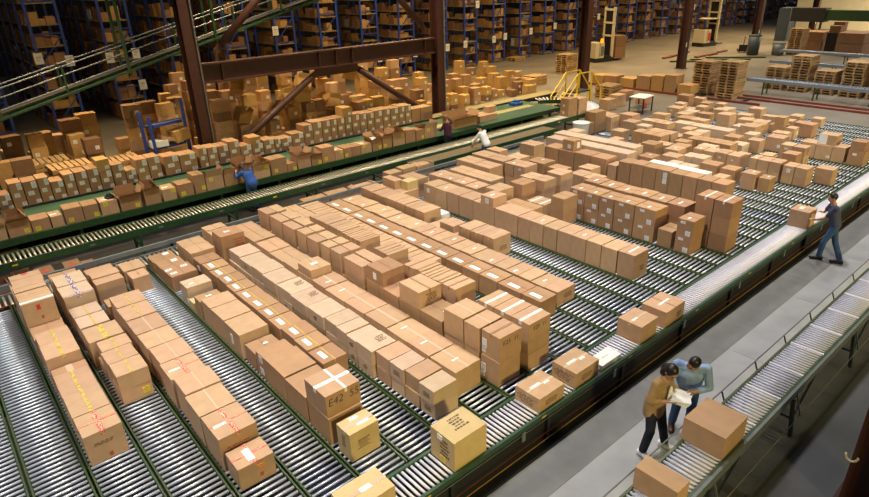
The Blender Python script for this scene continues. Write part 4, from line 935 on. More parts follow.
for i, (u, v, Y, w_) in enumerate(HEAP):
    w_ = min(w_*.92, .66)
    for off in (0, .2, -.2, .4, -.4, .6, -.6, .8, 1.0, 1.3, 1.6, 2.0, 2.4, 2.8):
        p = on_y(u, v+3, Y+off)
        if Y+off > 21.9 and p.z > .2 and free(p.x, Y+off+.26, w_*1.12, .62): break
    else: continue
    Y += off; zt = max(.3, min(3.4, p.z))
    placed.append((p.x, Y+.26, w_*1.12, .62)); stack(p.x, Y+.26, w_, zt, i)
# lower cartons that close the gaps of the heap
i = 0; y = 23.35
while y < 28:
    x = .5+random.uniform(0, .4)
    while x < 29:
        w_ = random.uniform(.5, .72); lim = 1.5 if y < 24.2 else 2.1
        pr = .85 if 8.4 < x < 19 else (.5 if x > 20 else .2)
        if random.random() < pr and free(x, y, w_*1.1, .62) and pix0(x, y) < 533:
            placed.append((x, y, w_*1.1, .62)); stack(x, y, w_, random.uniform(.45, lim if 8.4 < x < 19 else 1.1), i); i += 1
        x += .8
    y += .72
# tilted and opened cartons lying on top of the heap
TILT = [(346,75,24.6,.7,.35,.3),(331,90,24.0,.62,-.3,.25),(322,83,24.5,.7,.4,-.3),(342,62,26.6,.8,.25,.4),(303,86,24.6,.6,-.45,.3),(297,101,23.9,.62,.2,-.35),(303,106,23.6,.7,.1,.1),(288,103,23.7,.5,-.5,.2),(238,98,24.2,.5,.9,.2),(252,108,23.7,.6,.3,-.2),(241,113,23.5,.5,.25,.2),(362,56,27.2,.7,.2,.5),(318,72,25.6,.6,-.2,.4),(277,109,23.6,.5,-.3,.1)]
for i, (u, v, Y, w_, rx_, ry_) in enumerate(TILT):
    p = on_y(u, v+5, Y); sup = max([t[3] for t in TOPS if abs(t[0]-p.x) < (t[2]+w_)/2 and abs(t[1]-Y) < .5] + [0])
    for t_ in range(4):                                    # come to rest where the stacks below leave it near its place in the photo
        if sup < p.z+.5: break
        Y += .5; p = on_y(u, v+5, Y); sup = max([t[3] for t in TOPS if abs(t[0]-p.x) < (t[2]+w_)/2 and abs(t[1]-Y) < .5] + [0])
    z = sup+w_/2*abs(math.sin(ry_))+.25*abs(math.sin(rx_))+.005
    f_ = (1.0+.4*(i % 3), 1.9, 2.2, 1.2)
    o = open_carton('tipped_carton', 'tipped half-open carton, %s of those strewn over the heap' % ORD[i+1], 'tipped cartons on the heap', p.x-w_/2, p.x+w_/2, Y-.25, Y+.25, z, .36, C_GOLD, f_, rot3=(rx_, ry_, jit(.3)))
# small blue stand with spilled cartons left of the column
st = thing('low_rack', 'low blue steel stand with sagging shelves left of the column', 'rack', (5.95, 23.0, 0))
x1_ = 1.62
for xx, yy, tp_ in ((0, 0, 2.58), (.22, -.25, 2.4), (x1_, .3, 2.8), (x1_-.1, .0, 2.35)): MB().box(xx-.05, xx+.05, yy-.05, yy+.05, 0, tp_).build('upright', BLUE, st)
for z in (1.26, 2.05):
    MB().bar((.3, -.25, z), (x1_-.2, 0, z), .05, .1).build('beam', BLUE, st); MB().bar((0, .05, z), (x1_, .35, z), .05, .1).build('beam', BLUE, st)
    MB().hexa([(.3, -.2, z), (x1_-.2, .0, z), (x1_, .3, z), (.05, .05, z), (.3, -.2, z+.03), (x1_-.2, .0, z+.03), (x1_, .3, z+.03), (.05, .05, z+.03)]).build('shelf', GALV, st)
sx = st.location.x
carton('tipped_carton', 'golden carton resting aslant on the low blue stand', 'tipped cartons on the heap', sx+.6*x1_, sx+.6*x1_+.62, 22.85, 23.3, 1.35, .42, C_GOLD, 'y', rot3=(0, -.12, .3), cat='carton')
carton('tipped_carton', 'flattened long carton sliding off the low blue stand', 'tipped cartons on the heap', sx+.3*x1_, sx+.3*x1_+.8, 22.8, 23.1, 1.42, .12, C_TAN, 'x', rot3=(0, .3, .1), cat='carton')
cp = MB().box(-.3, .3, -.22, .22, 0, .22).build('bin', P_WHITE, None, (sx+.42, 22.95, 1.295)); tag(cp, 'white plastic bin on the low blue stand', 'bin')
bk = MB().box(-.9, .9, -.6, .6, .0, .12).box(-.9, .9, -.6, .6, .14, .26).box(-.9, .9, -.6, .6, .28, .40).build('pallet_cover', SLATE, None, (x_at(112, 25.2, .3), 25.2, 0)); tag(bk, 'stack of dark plastic sheets on the floor by the racks', 'sheets')

# ------------------------------------------------------------------ yellow stair, tables, platform with cartons
ys = thing('crossover_stair', 'yellow railed crossover stair beside the curved conveyor', 'stair', (24.3, 19.3, 0), 0)
for i in range(4): MB().box(.2+.28*i, .52+.28*i, -.35, .35, .22*(i+1)-.04, .22*(i+1)).build('step', BLACK, ys)
MB().box(1.3, 2.5, -.35, .35, .98, 1.04).build('platform', BLACK, ys)
for y in (-.37, .37):
    MB().bar((.15, y, .05), (1.32, y, .98), .05, .12, up=(0, 1, 0)).build('stringer', YELLOW, ys)
    MB().bar((.2, y, .9), (1.35, y, 1.95), .05, .05).build('handrail', YELLOW, ys); MB().bar((.2, y, .5), (1.35, y, 1.5), .04, .04).build('handrail', YELLOW, ys)
    MB().bar((1.35, y, 1.95), (2.5, y, 1.95), .05, .05).build('handrail', YELLOW, ys); MB().bar((2.5, y, 1.95), (3.4, y, 1.0), .05, .05).build('handrail', YELLOW, ys)
    for x, z in ((.25, .95), (1.35, 1.95), (2.5, 1.95), (3.4, 1.05)): MB().box(x-.03, x+.03, y-.03, y+.03, 0, z).build('post', YELLOW, ys)
o = carton('carton', 'tall carton standing on the transport conveyor end', 'cartons by the curved conveyor', 21.9, 22.5, 16.55, 17.0, ZU, .78, C_BRN, 'y'); sticker(o, 'side', .4, .2, .1, .1, P_LABEL); sticker(o, 'side', .4, .6, .1, .1, P_LABEL)
o = carton('carton', 'lower carton beside the tall one on the transport conveyor end', 'cartons by the curved conveyor', 22.6, 23.2, 16.52, 17.05, ZU, .7, C_TAN, 'x')
wt = thing('work_table', 'small white topped work table on dark legs near the lanes', 'table', tuple(un(640, 112)) , .1)
MB().box(-.55, .55, -.4, .4, .78, .82).build('top', P_WHITE, wt); MB().box(-.5, .5, -.35, .35, .25, .28).build('shelf', GALV, wt)
for x in (-.5, .5):
    for y in (-.36, .36): MB().box(x-.025, x+.025, y-.025, y+.025, 0, .78).build('leg', BLACK, wt)
MB().box(-.5, -.3, -.42, -.4, .3, .6).build('tag', RED, wt)
wb = tag(MB().cyl((0, 0, 0), (0, 0, .62), .30, 14, .36).cyl((0, 0, .62), (0, 0, .66), .37, 14).build('waste_bin', P_WHITE, None, (*un(580, 135)[:2], 0)), 'white round bin standing beside the transport conveyor', 'bin')
wb.location = (x_at(581, 15.75, .5), 15.75, 0)
for i, (u, v, w_, h) in enumerate(((600,124,.8,.9),(612,118,.8,.6),(590,132,.6,.5),(622,106,.7,.6),(630,100,.8,.5),(612,110,.7,.55),(648,104,.6,.5))):
    p = un(u, v); y = 15.75 if i < 3 else p.y; x = x_at(u, y, .3)
    carton('stored_carton', '%s carton in the cluster around the curved conveyor' % ORD[i+1], 'cartons around the curve', x-w_/2, x+w_/2, y, y+.55, 0, h, C_TAN if i % 2 else C_BRN, 'y', cat='carton')
# flat rail platform with cartons
pf = thing('floor_rail_track', 'low red rail track on the floor carrying cartons', 'rail', (33.2, 0, 0))
for x in (0, 1.25): MB().box(x-.05, x+.05, 13.0, 24.2, 0, .12).build('rail', REDRAIL, pf)
for i in range(9): MB().box(.05, 1.2, 14+i*1.2, 14.1+i*1.2, .0, .1).build('tie', BLACK, pf)
for i, (u, v, w_, h) in enumerate(((23.0,0,.8,.5),(22.1,0,.8,.55),(20.9,0,.9,.5),(19.8,0,.9,.75),(18.9,0,.75,.85),(18.1,0,.7,.95),(17.2,0,.8,.5))):
    y = u
    carton('stored_carton', '%s carton along the low red rail track' % ORD[i+1], 'cartons on the rail track', 33.2, 33.2+.9, y-w_/2, y+w_/2, .12, h, C_BRN if i % 2 else C_GOLD, 'x', cat='carton')
# roller tables with legs
def roller_table(x, y0, y1, label):
    t = thing('roller_table', label, 'roller conveyor', (x, 0, 0))
    for s in (-.32, .32): MB().box(s-.03, s+.03, y0, y1, .68, .84).build('side_rail', mat('grey_blue_rail', (.22, .26, .30), .45), t)
    b = MB(); y = y0+.1
    while y < y1: b.cyl((-.29, y, .80), (.29, y, .80), .03, 6); y += .15
    stuff(b.build('roller_bed', STEEL, t, smooth=True)); y = y0+.2
    while y < y1:
        for s in (-.3, .3): MB().box(s-.03, s+.03, y-.03, y+.03, 0, .68).build('leg', GREEN, t)
        MB().box(-.3, .3, y-.02, y+.02, .3, .34).build('leg_brace', GREEN, t); y += 2.6
    return t
roller_table(36.6, 1.0, 15.2, 'grey roller table on green legs before the pallet stacks')
roller_table(50.5, 4.0, 19.0, 'distant dark roller table behind the pallet stacks')
roller_table(44.5, 8.0, 17.2, 'middle roller table between pallet stacks')
for i, x in enumerate((34.5, 35.35)):
    tag(MB().box(-.06, .06, 1, 17.5, 0, .10).build('floor_rail', REDRAIL, None, (x, 0, 0), rot=(0, 0, 0)), '%s red floor rail in front of the grey roller table' % ('nearer', 'farther')[i], 'rail')
for i, (u, v) in enumerate(((668,58),(676,56),(684,53.5),(700,57),(712,55),(722,52))):
    p = un(u, v); tag(MB().box(-.7, .7, -.14, .14, 0, .12).build('red_beam', REDRAIL, None, (p.x, p.y, 0), rot=(0, 0, .0)), '%s red beam from the left lying on the floor by the truck' % ORD[i+1], 'beam', 'red floor beams')
for i, (u, v) in enumerate(((700,62),(720,60),(735,58))):
    p = un(u, v); tag(MB().box(-2.2, 2.2, -.09, .09, 0, .10).build('green_beam', OLIVE, None, (p.x, p.y, 0), rot=(0, 0, -.9)), '%s dull green beam from the left on the floor' % ORD[i+1], 'beam', 'green floor beams')
# brown sheets stacks and boxes before the wall
for i, (u, v, w_, h) in enumerate(((812,50,1.9,1.5),(852,55,2.6,1.7))):
    p = un(u, v); b = MB()
    o = tag(MB().box(-w_/2, w_/2, -.9, .9, 0, h*.55).box(-w_/2+.05, w_/2-.04, -.85, .88, h*.55, h*.57).box(-w_/2, w_/2, -.9, .9, h*.57, h).build('cardboard_bale', C_DARK, None, (p.x, p.y, 0)), '%s bale of flat brown cardboard before the cream wall' % ('left', 'right')[i], 'bale')
p = un(833, 52)
bc = thing('bin_truck', 'dark wheeled bin holding two cartons before the wall', 'bin', (p.x, p.y, 0)); MB().box(-.7, .7, -.5, .5, .12, 1.5).build('tub', BLACK, bc)
for sx_ in (-.55, .55):
    for sy_ in (-.4, .4): MB().cyl((sx_-.03, sy_, .07), (sx_+.03, sy_, .07), .07, 10).build('wheel', BLACK, bc)
for i, (dx, h) in enumerate(((-.35, .55), (.35, .8))): carton('stored_carton', '%s carton on the dark wheeled bin' % ('left', 'right')[i], 'cartons by the wall', p.x+dx-.33, p.x+dx+.33, p.y-.4, p.y+.4, 1.5, h, C_DARK, 'y', cat='carton')
cb = thing('cabinet', 'tall slate grey cabinet with double doors by the racks', 'cabinet', tuple(un(783, 40)), 0)
MB().box(-.9, .9, -.5, .5, 0, 2.9).build('body', SLATE, cb)
for s in (-1, 1): dd = MB().box(min(s*.02, s*.86), max(s*.02, s*.86), -.53, -.5, .08, 2.8).build('door', SLATE, cb); MB().box(s*.1-.02, s*.1+.02, -.56, -.53, 1.3, 1.55).build('handle', GALV, dd)
for i, (u, v, m) in enumerate(((752, 55, SLATE), (777, 55, GALV))):
    p = un(u, v); b = thing('waste_drum', ('slate drum beside the column with white notice', 'small grey drum right of the slate drum')[i], 'drum', (p.x, p.y, 0)); h = 1.5 if i == 0 else .9
    MB().cyl((0, 0, 0), (0, 0, h), .42, 16, .46).build('body', m, b, smooth=True); MB().cyl((0, 0, h), (0, 0, h+.05), .48, 16).build('rim', m, b)
ht = thing('hand_truck', 'dark pallet jack standing left of the column with notice', 'pallet jack', tuple(un(742, 52)), .5)
for y in (-.25, .25): MB().box(-.1, 1.2, y-.08, y+.08, .08, .15).build('fork', BLACK, ht)
MB().box(-.35, -.1, -.3, .3, .08, .6).build('pump', BLACK, ht); MB().bar((-.25, 0, .5), (-.6, 0, 1.3), .05, .05).build('handle', BLACK, ht)

# ------------------------------------------------------------------ lift trucks
def truck(x, y, rz, label, high, load):
    t = thing('lift_truck', label, 'forklift', (x, y, 0), rz)
    MB().box(-1.0, .75, -.62, .62, .0, .32).build('chassis', BLACK, t)
    MB().box(-1.0, -.15, -.60, .60, .32, 1.45).build('body', CREAM, t); MB().box(-.15, .6, -.60, .60, .32, .42).build('floor_plate', BLACK, t)
    MB().box(-.62, -.58, -.605, .605, .4, 1.45).build('panel_gap', BLACK, t); MB().box(-.5, -.2, -.62, -.60, .5, 1.2).build('decal', RED if not load else GALV, t)
    for yy in (-.5, .5): MB().box(.62, .78, yy-.09, yy+.09, .1, high).build('mast_post', CREAM, t)
    for z in [1.9+.95*i for i in range(int((high-1.5)/.95)+1)]: MB().box(.60, .80, -.6, .6, min(z, high)-.07, min(z, high)+.07).build('mast_crossbar', CREAM, t)
    MB().box(.66, .74, -.4, .4, .4, high-.3).build('mast_chains', GLASS, t)
    MB().box(-.6, .6, -.55, .55, 2.3, 2.38).build('overhead_guard', CREAM, t) if not load else None
    for yy in (-.3, .3): MB().box(.78, 1.95, yy-.08, yy+.08, .08, .16).build('fork', BLACK, t)
    b = MB().cyl((-.3, -.45, 1.45), (-.3, -.45, 1.75), .15, 12, .10).build('beacon', BEACON, t) if load else MB().box(-.7, -.3, -.3, .3, 1.45, 1.6).build('seat', BLACK, t)
    return t
p = un(598, 62); truck(p.x+.5, p.y+.2, -.25, 'cream lift truck with glowing orange beacon', 4.0, True)
for i in range(2): carton('stored_carton', '%s carton of the load on the beacon truck' % ('lower', 'upper')[i], 'cartons on the truck', p.x+1.45, p.x+2.5, p.y-.75, p.y+.25, .17+i*.85, .84, C_DARK, 'x', rot=-.25, cat='carton')
p = un(703, 46); truck(p.x+.3, p.y, -.2, 'cream lift truck with red panel farther back', 4.6, False)

# ------------------------------------------------------------------ walls
wr = struct(MB().box(78, 78.3, -20, 28.6, 0, 12).build('wall_right', CREAMW))
struct(MB().box(-30, 110, 62, 62.3, 0, 12).build('wall_back', mat('dark_block_wall', (.05, .045, .04), .9)))
struct(MB().box(-30.3, -30, -20, 62, 0, 12).build('wall_left', mat('dark_block_wall', (.05, .045, .04), .9)))
struct(MB().box(-30, 110, -20.3, -20, 0, 12).build('wall_front', mat('grey_block_wall', (.35, .34, .32), .9)))
gb = thing('elevated_conveyor', 'dark green elevated conveyor crossing in front of the cream wall', 'conveyor', (63.5, 0, 0))
MB().box(-.4, .4, 3, 21.4, 2.0, 2.85).build('side_frame', GREEN, gb); MB().box(-.6, .6, 20.6, 23.4, 1.85, 3.0).build('drive_box', BLACK, gb)
for y in (4, 12, 21): MB().box(-.08, .08, y-.08, y+.08, 0, 2.0).build('post', GREEN, gb)
tag(MB().box(-.05, .05, -1.3, 1.3, -.5, .5).build('wall_sign', mat('green_sign', (.10, .30, .18), .5), None, (77.94, 20.2, 3.2)), 'pale green sign on the cream wall at right', 'sign')

# ------------------------------------------------------------------ people
def capsule(b, p, q, r1, r2, wide=None, f=1.0, n=14):
    """tapered rounded limb from p to q; wide = axis along which the section is stretched by f"""
    p, q = Vector(p), Vector(q); d = q-p; L = d.length
    d = d/L if L > 1e-6 else Vector((0, 0, 1)); a = d.orthogonal().normalized(); c = d.cross(a); k0 = len(b.v); rings = []
    for t, r, off in [(0, r1, -math.sin(x)*r1) for x in (1.45, 1.05, .6, .25)] + [(0, r1, 0)] + [(1, r2, 0)] + [(1, r2, math.sin(x)*r2) for x in (.25, .6, 1.05, 1.45)]:
        rr = math.sqrt(max(r*r-off*off, 1e-8)); ctr = p+d*(t*L+off); rings.append(len(b.v))
        for i in range(n):
            t_ = 2*math.pi*i/n; v = (a*math.cos(t_)+c*math.sin(t_))*rr
            if wide is not None: v = v+Vector(wide)*(v.dot(Vector(wide))*(f-1))
            b.v.append(tuple(ctr+v))
    for j in range(len(rings)-1):
        for i in range(n):
            i2 = (i+1) % n; b.f.append((rings[j]+i, rings[j]+i2, rings[j+1]+i2, rings[j+1]+i)); b.m.append(0)
    b.f.append(tuple(rings[0]+n-1-i for i in range(n))); b.f.append(tuple(rings[-1]+i for i in range(n))); b.m += [0, 0]
def ell(b, c, rx, ry, rz, R=None, n=16):
    k0 = len(b.v); c = Vector(c); m_ = n//2
    for j in range(m_+1):
        ph = math.pi*(j+.02)/(m_+.04)
        for i in range(n):
            t = 2*math.pi*i/n; v = Vector((rx*math.sin(ph)*math.cos(t), ry*math.sin(ph)*math.sin(t), rz*math.cos(ph)))
            b.v.append(tuple(c+(R @ v if R else v)))
    for j in range(m_):
        for i in range(n):
            i2 = (i+1) % n; b.f.append((k0+j*n+i, k0+(j+1)*n+i, k0+(j+1)*n+i2, k0+j*n+i2)); b.m.append(0)
    b.f.append(tuple(k0+i for i in range(n))); b.f.append(tuple(k0+m_*n+n-1-i for i in range(n))); b.m += [0, 0]
def fuse(b, name, m, parent, vox, smooth=3):                  # melt the pieces into one continuous skin
    me = b.mesh(name, m); o = bpy.data.objects.new(name, me); COL.objects.link(o)
    r = o.modifiers.new('r', 'REMESH'); r.mode = 'VOXEL'; r.voxel_size = vox
    s_ = o.modifiers.new('s', 'SMOOTH'); s_.iterations = smooth; s_.factor = .5
    bpy.context.view_layer.update()
    new = bpy.data.meshes.new_from_object(o.evaluated_get(bpy.context.evaluated_depsgraph_get()))
    bpy.data.objects.remove(o); bpy.data.meshes.remove(me); new.name = name
    new.materials.clear(); new.materials.append(m); new.polygons.foreach_set('use_smooth', [True]*len(new.polygons)); new.update()
    return put(name, new, parent)
def lerp(a, b, t): return Vector(a).lerp(Vector(b), t)
def hand(b, wrist, fwd, palm, side, curl=.6, s=1.0):
    """palm and five bent fingers; fwd = direction of the fingers, palm = where the palm faces, side = thumb side"""
    w_, f_, p_ = Vector(wrist), Vector(fwd).normalized(), Vector(palm).normalized(); t_ = Vector(side).normalized()
    capsule(b, w_+f_*.015*s, w_+f_*.075*s, .026*s, .030*s, t_, 1.35)
    for i, (l_, o_) in enumerate(((.072, .030), (.080, .011), (.075, -.009), (.060, -.027))):
        q = w_+f_*.085*s+t_*o_*s; d1 = (f_*math.cos(curl*.5)+p_*math.sin(curl*.5)); d2 = (f_*math.cos(curl*1.4)+p_*math.sin(curl*1.4))
        m1 = q+d1*l_*.5*s; capsule(b, q-f_*.015*s, m1, .0100*s, .0092*s, n=8); capsule(b, m1, m1+d2*l_*.5*s, .0092*s, .0075*s, n=8)
    q = w_+f_*.035*s+t_*.03*s; m1 = q+(f_*.5+t_*.8+p_*.3).normalized()*.035*s
    capsule(b, q, m1, .013*s, .011*s, n=8); capsule(b, m1, m1+(f_*.9+t_*.2+p_*.5).normalized()*.03*s, .011*s, .009*s, n=8)
def person(label, loc, rz, J, look, top, pants, shoes, hair, hairstyle='short', sleeve='long', vox=.010, jacket=None, body_w=1.0, group=None):
    """J: joints in the person's own frame (forward +Y, right +X)"""
    P = thing('person', label, 'person', loc, rz, group); V = Vector; X_ = V((1, 0, 0))
    J = {k: V(v) for k, v in J.items()}
    pel, ch, nk, hd = J['pelvis'], J['chest'], J['neck'], J['head']
    b = MB()
    capsule(b, pel, lerp(pel, ch, .5), .105, .10, X_, 1.4*body_w); capsule(b, lerp(pel, ch, .5), ch, .10, .11, X_, 1.45*body_w)
    capsule(b, ch, nk, .085, .055, X_, 1.5); capsule(b, nk, hd, .05, .055)
    up = (hd-nk).normalized(); lk = V(look).normalized(); lk = (lk-up*lk.dot(up)*.3).normalized(); rt = lk.cross(up).normalized(); up2 = rt.cross(lk)
    R = Matrix((rt, lk, up2)).transposed(); hc = hd+up2*.045
    ell(b, hc, .074, .092, .108, R); ell(b, hc+R @ V((0, .028, -.055)), .055, .062, .062, R)              # skull and jaw
    capsule(b, hc+R @ V((0, .088, .005)), hc+R @ V((0, .106, -.025)), .010, .015, n=8)                     # nose
    for s in (-1, 1): ell(b, hc+R @ V((s*.076, -.005, -.012)), .012, .022, .032, R, 8)                     # ears
    for S_ in ('l', 'r'):
        sh, el, wr = J['sh_'+S_], J['el_'+S_], J['wr_'+S_]
        capsule(b, lerp(ch, nk, .45), sh, .06, .052); capsule(b, sh, el, .047, .037); capsule(b, el, wr, .036, .025)
        hp, kn, an = J['hip_'+S_], J['kn_'+S_], J['an_'+S_]
        capsule(b, hp, kn, .078, .054); capsule(b, kn, lerp(kn, an, .35), .052, .052); capsule(b, lerp(kn, an, .3), an, .052, .036)
        ft = V(J.get('ft_'+S_, (0, 1, 0))).normalized(); capsule(b, an-V((0, 0, .03)), an+ft*.12-V((0, 0, .045)), .030, .024)
        hf = V(J.get('hf_'+S_, (wr-el))).normalized(); pm_ = V(J.get('hp_'+S_, (0, 0, -1))); pm_ = (pm_-hf*pm_.dot(hf)).normalized()
        th = V(J.get('ht_'+S_, (1, 0, 0) if S_ == 'l' else (-1, 0, 0))); th = (th-hf*th.dot(hf)-pm_*th.dot(pm_)).normalized()
        hand(b, wr, hf, pm_, th, J['curl'].x if 'curl' in J else .6)
    fuse(b, 'body', SKIN, P, vox, 2)
    # clothes follow the limbs
    t = MB(); e = .016
    capsule(t, pel+V((0, 0, .02)), lerp(pel, ch, .5), .118+e, .112+e, X_, 1.38*body_w); capsule(t, lerp(pel, ch, .5), ch, .112+e, .122+e, X_, 1.42*body_w); capsule(t, ch, lerp(ch, nk, .75), .10, .062, X_, 1.55)
    for S_ in ('l', 'r'):
        sh, el, wr = J['sh_'+S_], J['el_'+S_], J['wr_'+S_]
        capsule(t, lerp(ch, nk, .4), sh, .076, .068); 
        if sleeve == 'long': capsule(t, sh, el, .066, .054); capsule(t, el, lerp(el, wr, .86), .052, .040)
        elif sleeve == 'rolled': capsule(t, sh, el, .068, .058); capsule(t, el, lerp(el, wr, .45), .056, .050)
        else: capsule(t, sh, lerp(sh, el, .72), .068, .062)
    fuse(t, 'jacket' if jacket else 'shirt', top, P, vox*1.1, 4)
    if jacket:                                                # open front: the blouse shows as a wedge, the hem flares
        k = MB(); f_ = V((0, 1, 0)); k.hexa([ch+V((.015, .155, .10)), ch+V((.045, .155, .10)), lerp(pel, ch, .35)+V((.075, .175, 0)), lerp(pel, ch, .35)+V((-.075, .175, 0)),
                             ch+V((-.005, .165, .08)), ch+V((.085, .165, .08)), lerp(pel, ch, .35)+V((.07, .19, 0)), lerp(pel, ch, .35)+V((-.07, .19, 0))])
        k.build('blouse', jacket, P)
        k = MB(); capsule(k, pel+V((0, -.01, .05)), pel+V((0, -.01, -.14)), .135, .145, X_, 1.38); fuse(k, 'jacket_hem', top, P, vox*1.3, 4)
    g = MB()
    capsule(g, pel+V((0, 0, .03)), pel-V((0, 0, .05)), .115, .115, X_, 1.38*body_w)
    for S_ in ('l', 'r'):
        hp, kn, an = J['hip_'+S_], J['kn_'+S_], J['an_'+S_]
        capsule(g, hp, kn, .096, .068); capsule(g, kn, an+V((0, 0, .035)), .070, .062)
    fuse(g, 'trousers', pants, P, vox*1.1, 4)
    for S_ in ('l', 'r'):
        an = J['an_'+S_]; ft = V(J.get('ft_'+S_, (0, 1, 0))).normalized(); k = MB(); z0 = an.z-.085
        base = V((an.x, an.y, 0)); sd = V((ft.y, -ft.x, 0))
        capsule(k, an-V((0, 0, .005)), an-V((0, 0, .04)), .056, .052); capsule(k, an-ft*.05-V((0, 0, .038)), an+ft*.165-V((0, 0, .045)), .050, .043, sd, 1.12)
        fuse(k, 'shoe', shoes, P, .010, 2)
    h_ = MB()
    if hairstyle == 'short':
        ell(h_, hc+R @ V((0, -.018, .022)), .084, .098, .102, R); b2 = h_
    elif hairstyle == 'bun':
        ell(h_, hc+R @ V((0, -.022, .020)), .092, .104, .108, R); ell(h_, hc+R @ V((0, -.105, -.06)), .07, .06, .085, R); ell(h_, hc+R @ V((.05, -.05, -.07)), .05, .06, .08, R); ell(h_, hc+R @ V((-.05, -.05, -.07)), .05, .06, .08, R)
    else:
        ell(h_, hc+R @ V((0, -.022, .020)), .090, .104, .108, R)
        for s in (-1, 0, 1): capsule(h_, hc+R @ V((s*.05, -.05, -.02)), hc+R @ V((s*.06, -.075, -.26)), .06, .045)
    ho = fuse(h_, 'hair', hair, P, .009, 2)
    k = MB()
    for s in (-1, 1): ell(k, hc+R @ V((s*.030, .084, .010)), .012, .008, .007, R, 8)
    k.build('eyes', HAIRB, P, smooth=True)
    k = MB()
    for s in (-1, 1): k.obox(hc+R @ V((s*.031, .090, .030)), (.034, .008, .007), R)
    k.build('eyebrows', hair, P)
    k = MB(); ell(k, hc+R @ V((0, .088, -.062)), .024, .010, .008, R, 8); k.build('lips', LIP, P, smooth=True)
    return P
def std(**kw):
    J = dict(pelvis=(0, 0, .93), chest=(0, .02, 1.24), neck=(0, .02, 1.44), head=(0, .05, 1.54), sh_l=(-.18, 0, 1.39), sh_r=(.18, 0, 1.39), el_l=(-.22, .03, 1.12), el_r=(.22, .03, 1.12), wr_l=(-.18, .25, 1.02), wr_r=(.18, .25, 1.02),
             hip_l=(-.09, 0, .90), hip_r=(.09, 0, .90), kn_l=(-.10, .03, .49), kn_r=(.10, .03, .49), an_l=(-.10, 0, .09), an_r=(.10, 0, .09))
    J.update(kw); return J
# papers the couple is reading
PAP = un(681, 398, 1.10)
def to_local(loc, rz, p):
    p = Vector(p)-Vector(loc); c, s_ = math.cos(-rz), math.sin(-rz); return Vector((c*p.x-s_*p.y, s_*p.x+c*p.y, p.z))
# woman in tan jacket
wl, wz = (7.01, 3.36, 0), math.radians(180)
pc = to_local(wl, wz, PAP)
person('woman with dark tied-back hair in tan jacket reading white papers', wl, wz,
       std(pelvis=(.02, -.03, .90), chest=(.0, .01, 1.19), neck=(0, .05, 1.37), head=(0, .10, 1.46), sh_l=(-.165, .02, 1.33), sh_r=(.165, .02, 1.33),
           el_l=(-.25, .03, 1.07), el_r=(.25, .0, 1.06), wr_l=tuple(pc+Vector((-.17, -.06, -.015))), wr_r=tuple(pc+Vector((.16, -.08, -.02))),
           hip_l=(-.08, -.03, .87), hip_r=(.10, -.03, .87), kn_l=(-.10, .07, .47), kn_r=(.17, .03, .48), an_l=tuple(to_local(wl, wz, (7.21, 3.27, .09))), an_r=tuple(to_local(wl, wz, (6.80, 3.38, .09))), ft_l=(-.1, 1, 0), ft_r=(.2, 1, 0),
           hp_l=(0, 0, 1), hp_r=(0, 0, 1), ht_l=(-1, .3, 0), ht_r=(1, .3, 0), curl=(.5, 0, 0)),
       (.5, .8, -.62), TANJ, DENIMD, SHOEW, HAIRB, 'bun', 'rolled', .0085, jacket=WHITEC)
# man in chambray shirt leaning over the papers
ml, mz = (7.66, 3.25, 0), math.radians(118)
pm2 = to_local(ml, mz, PAP)
person('man in pale blue denim shirt leaning over the papers beside the woman', ml, mz,
       std(pelvis=(0, -.06, .93), chest=(0, .10, 1.24), neck=(.0, .20, 1.43), head=(.0, .28, 1.51), sh_l=(-.20, .14, 1.38), sh_r=(.20, .14, 1.38),
           el_l=(-.27, .20, 1.10), el_r=(.25, .16, 1.10), wr_l=tuple(pm2+Vector((-.10, -.17, -.03))), wr_r=(.14, .36, 1.02),
           hip_l=(-.09, -.06, .90), hip_r=(.09, -.06, .90), kn_l=(-.10, .02, .49), kn_r=(.11, -.03, .49), an_l=(-.10, -.02, .09), an_r=(.13, -.12, .09), hp_l=(0, 0, 1), hp_r=(0, 0, -1), ht_l=(-1, .2, 0), curl=(.5, 0, 0)),
       (.9, .6, -.9), CHAMB, DENIM, SHOEBR, HAIRB, 'short', 'rolled', .0085, body_w=1.08)
pp = thing('paper_sheaf', 'sheaf of white papers held between the couple', 'papers', tuple(PAP), math.radians(20))
for i in range(5): MB().obox((0, 0, 0), (.32, .25, .002), Matrix.Rotation(.08*i-.12, 3, 'Z') @ Matrix.Rotation(.05*(i-2), 3, 'Y')).build('sheet', P_WHITE, pp, (0, 0, .006*i))
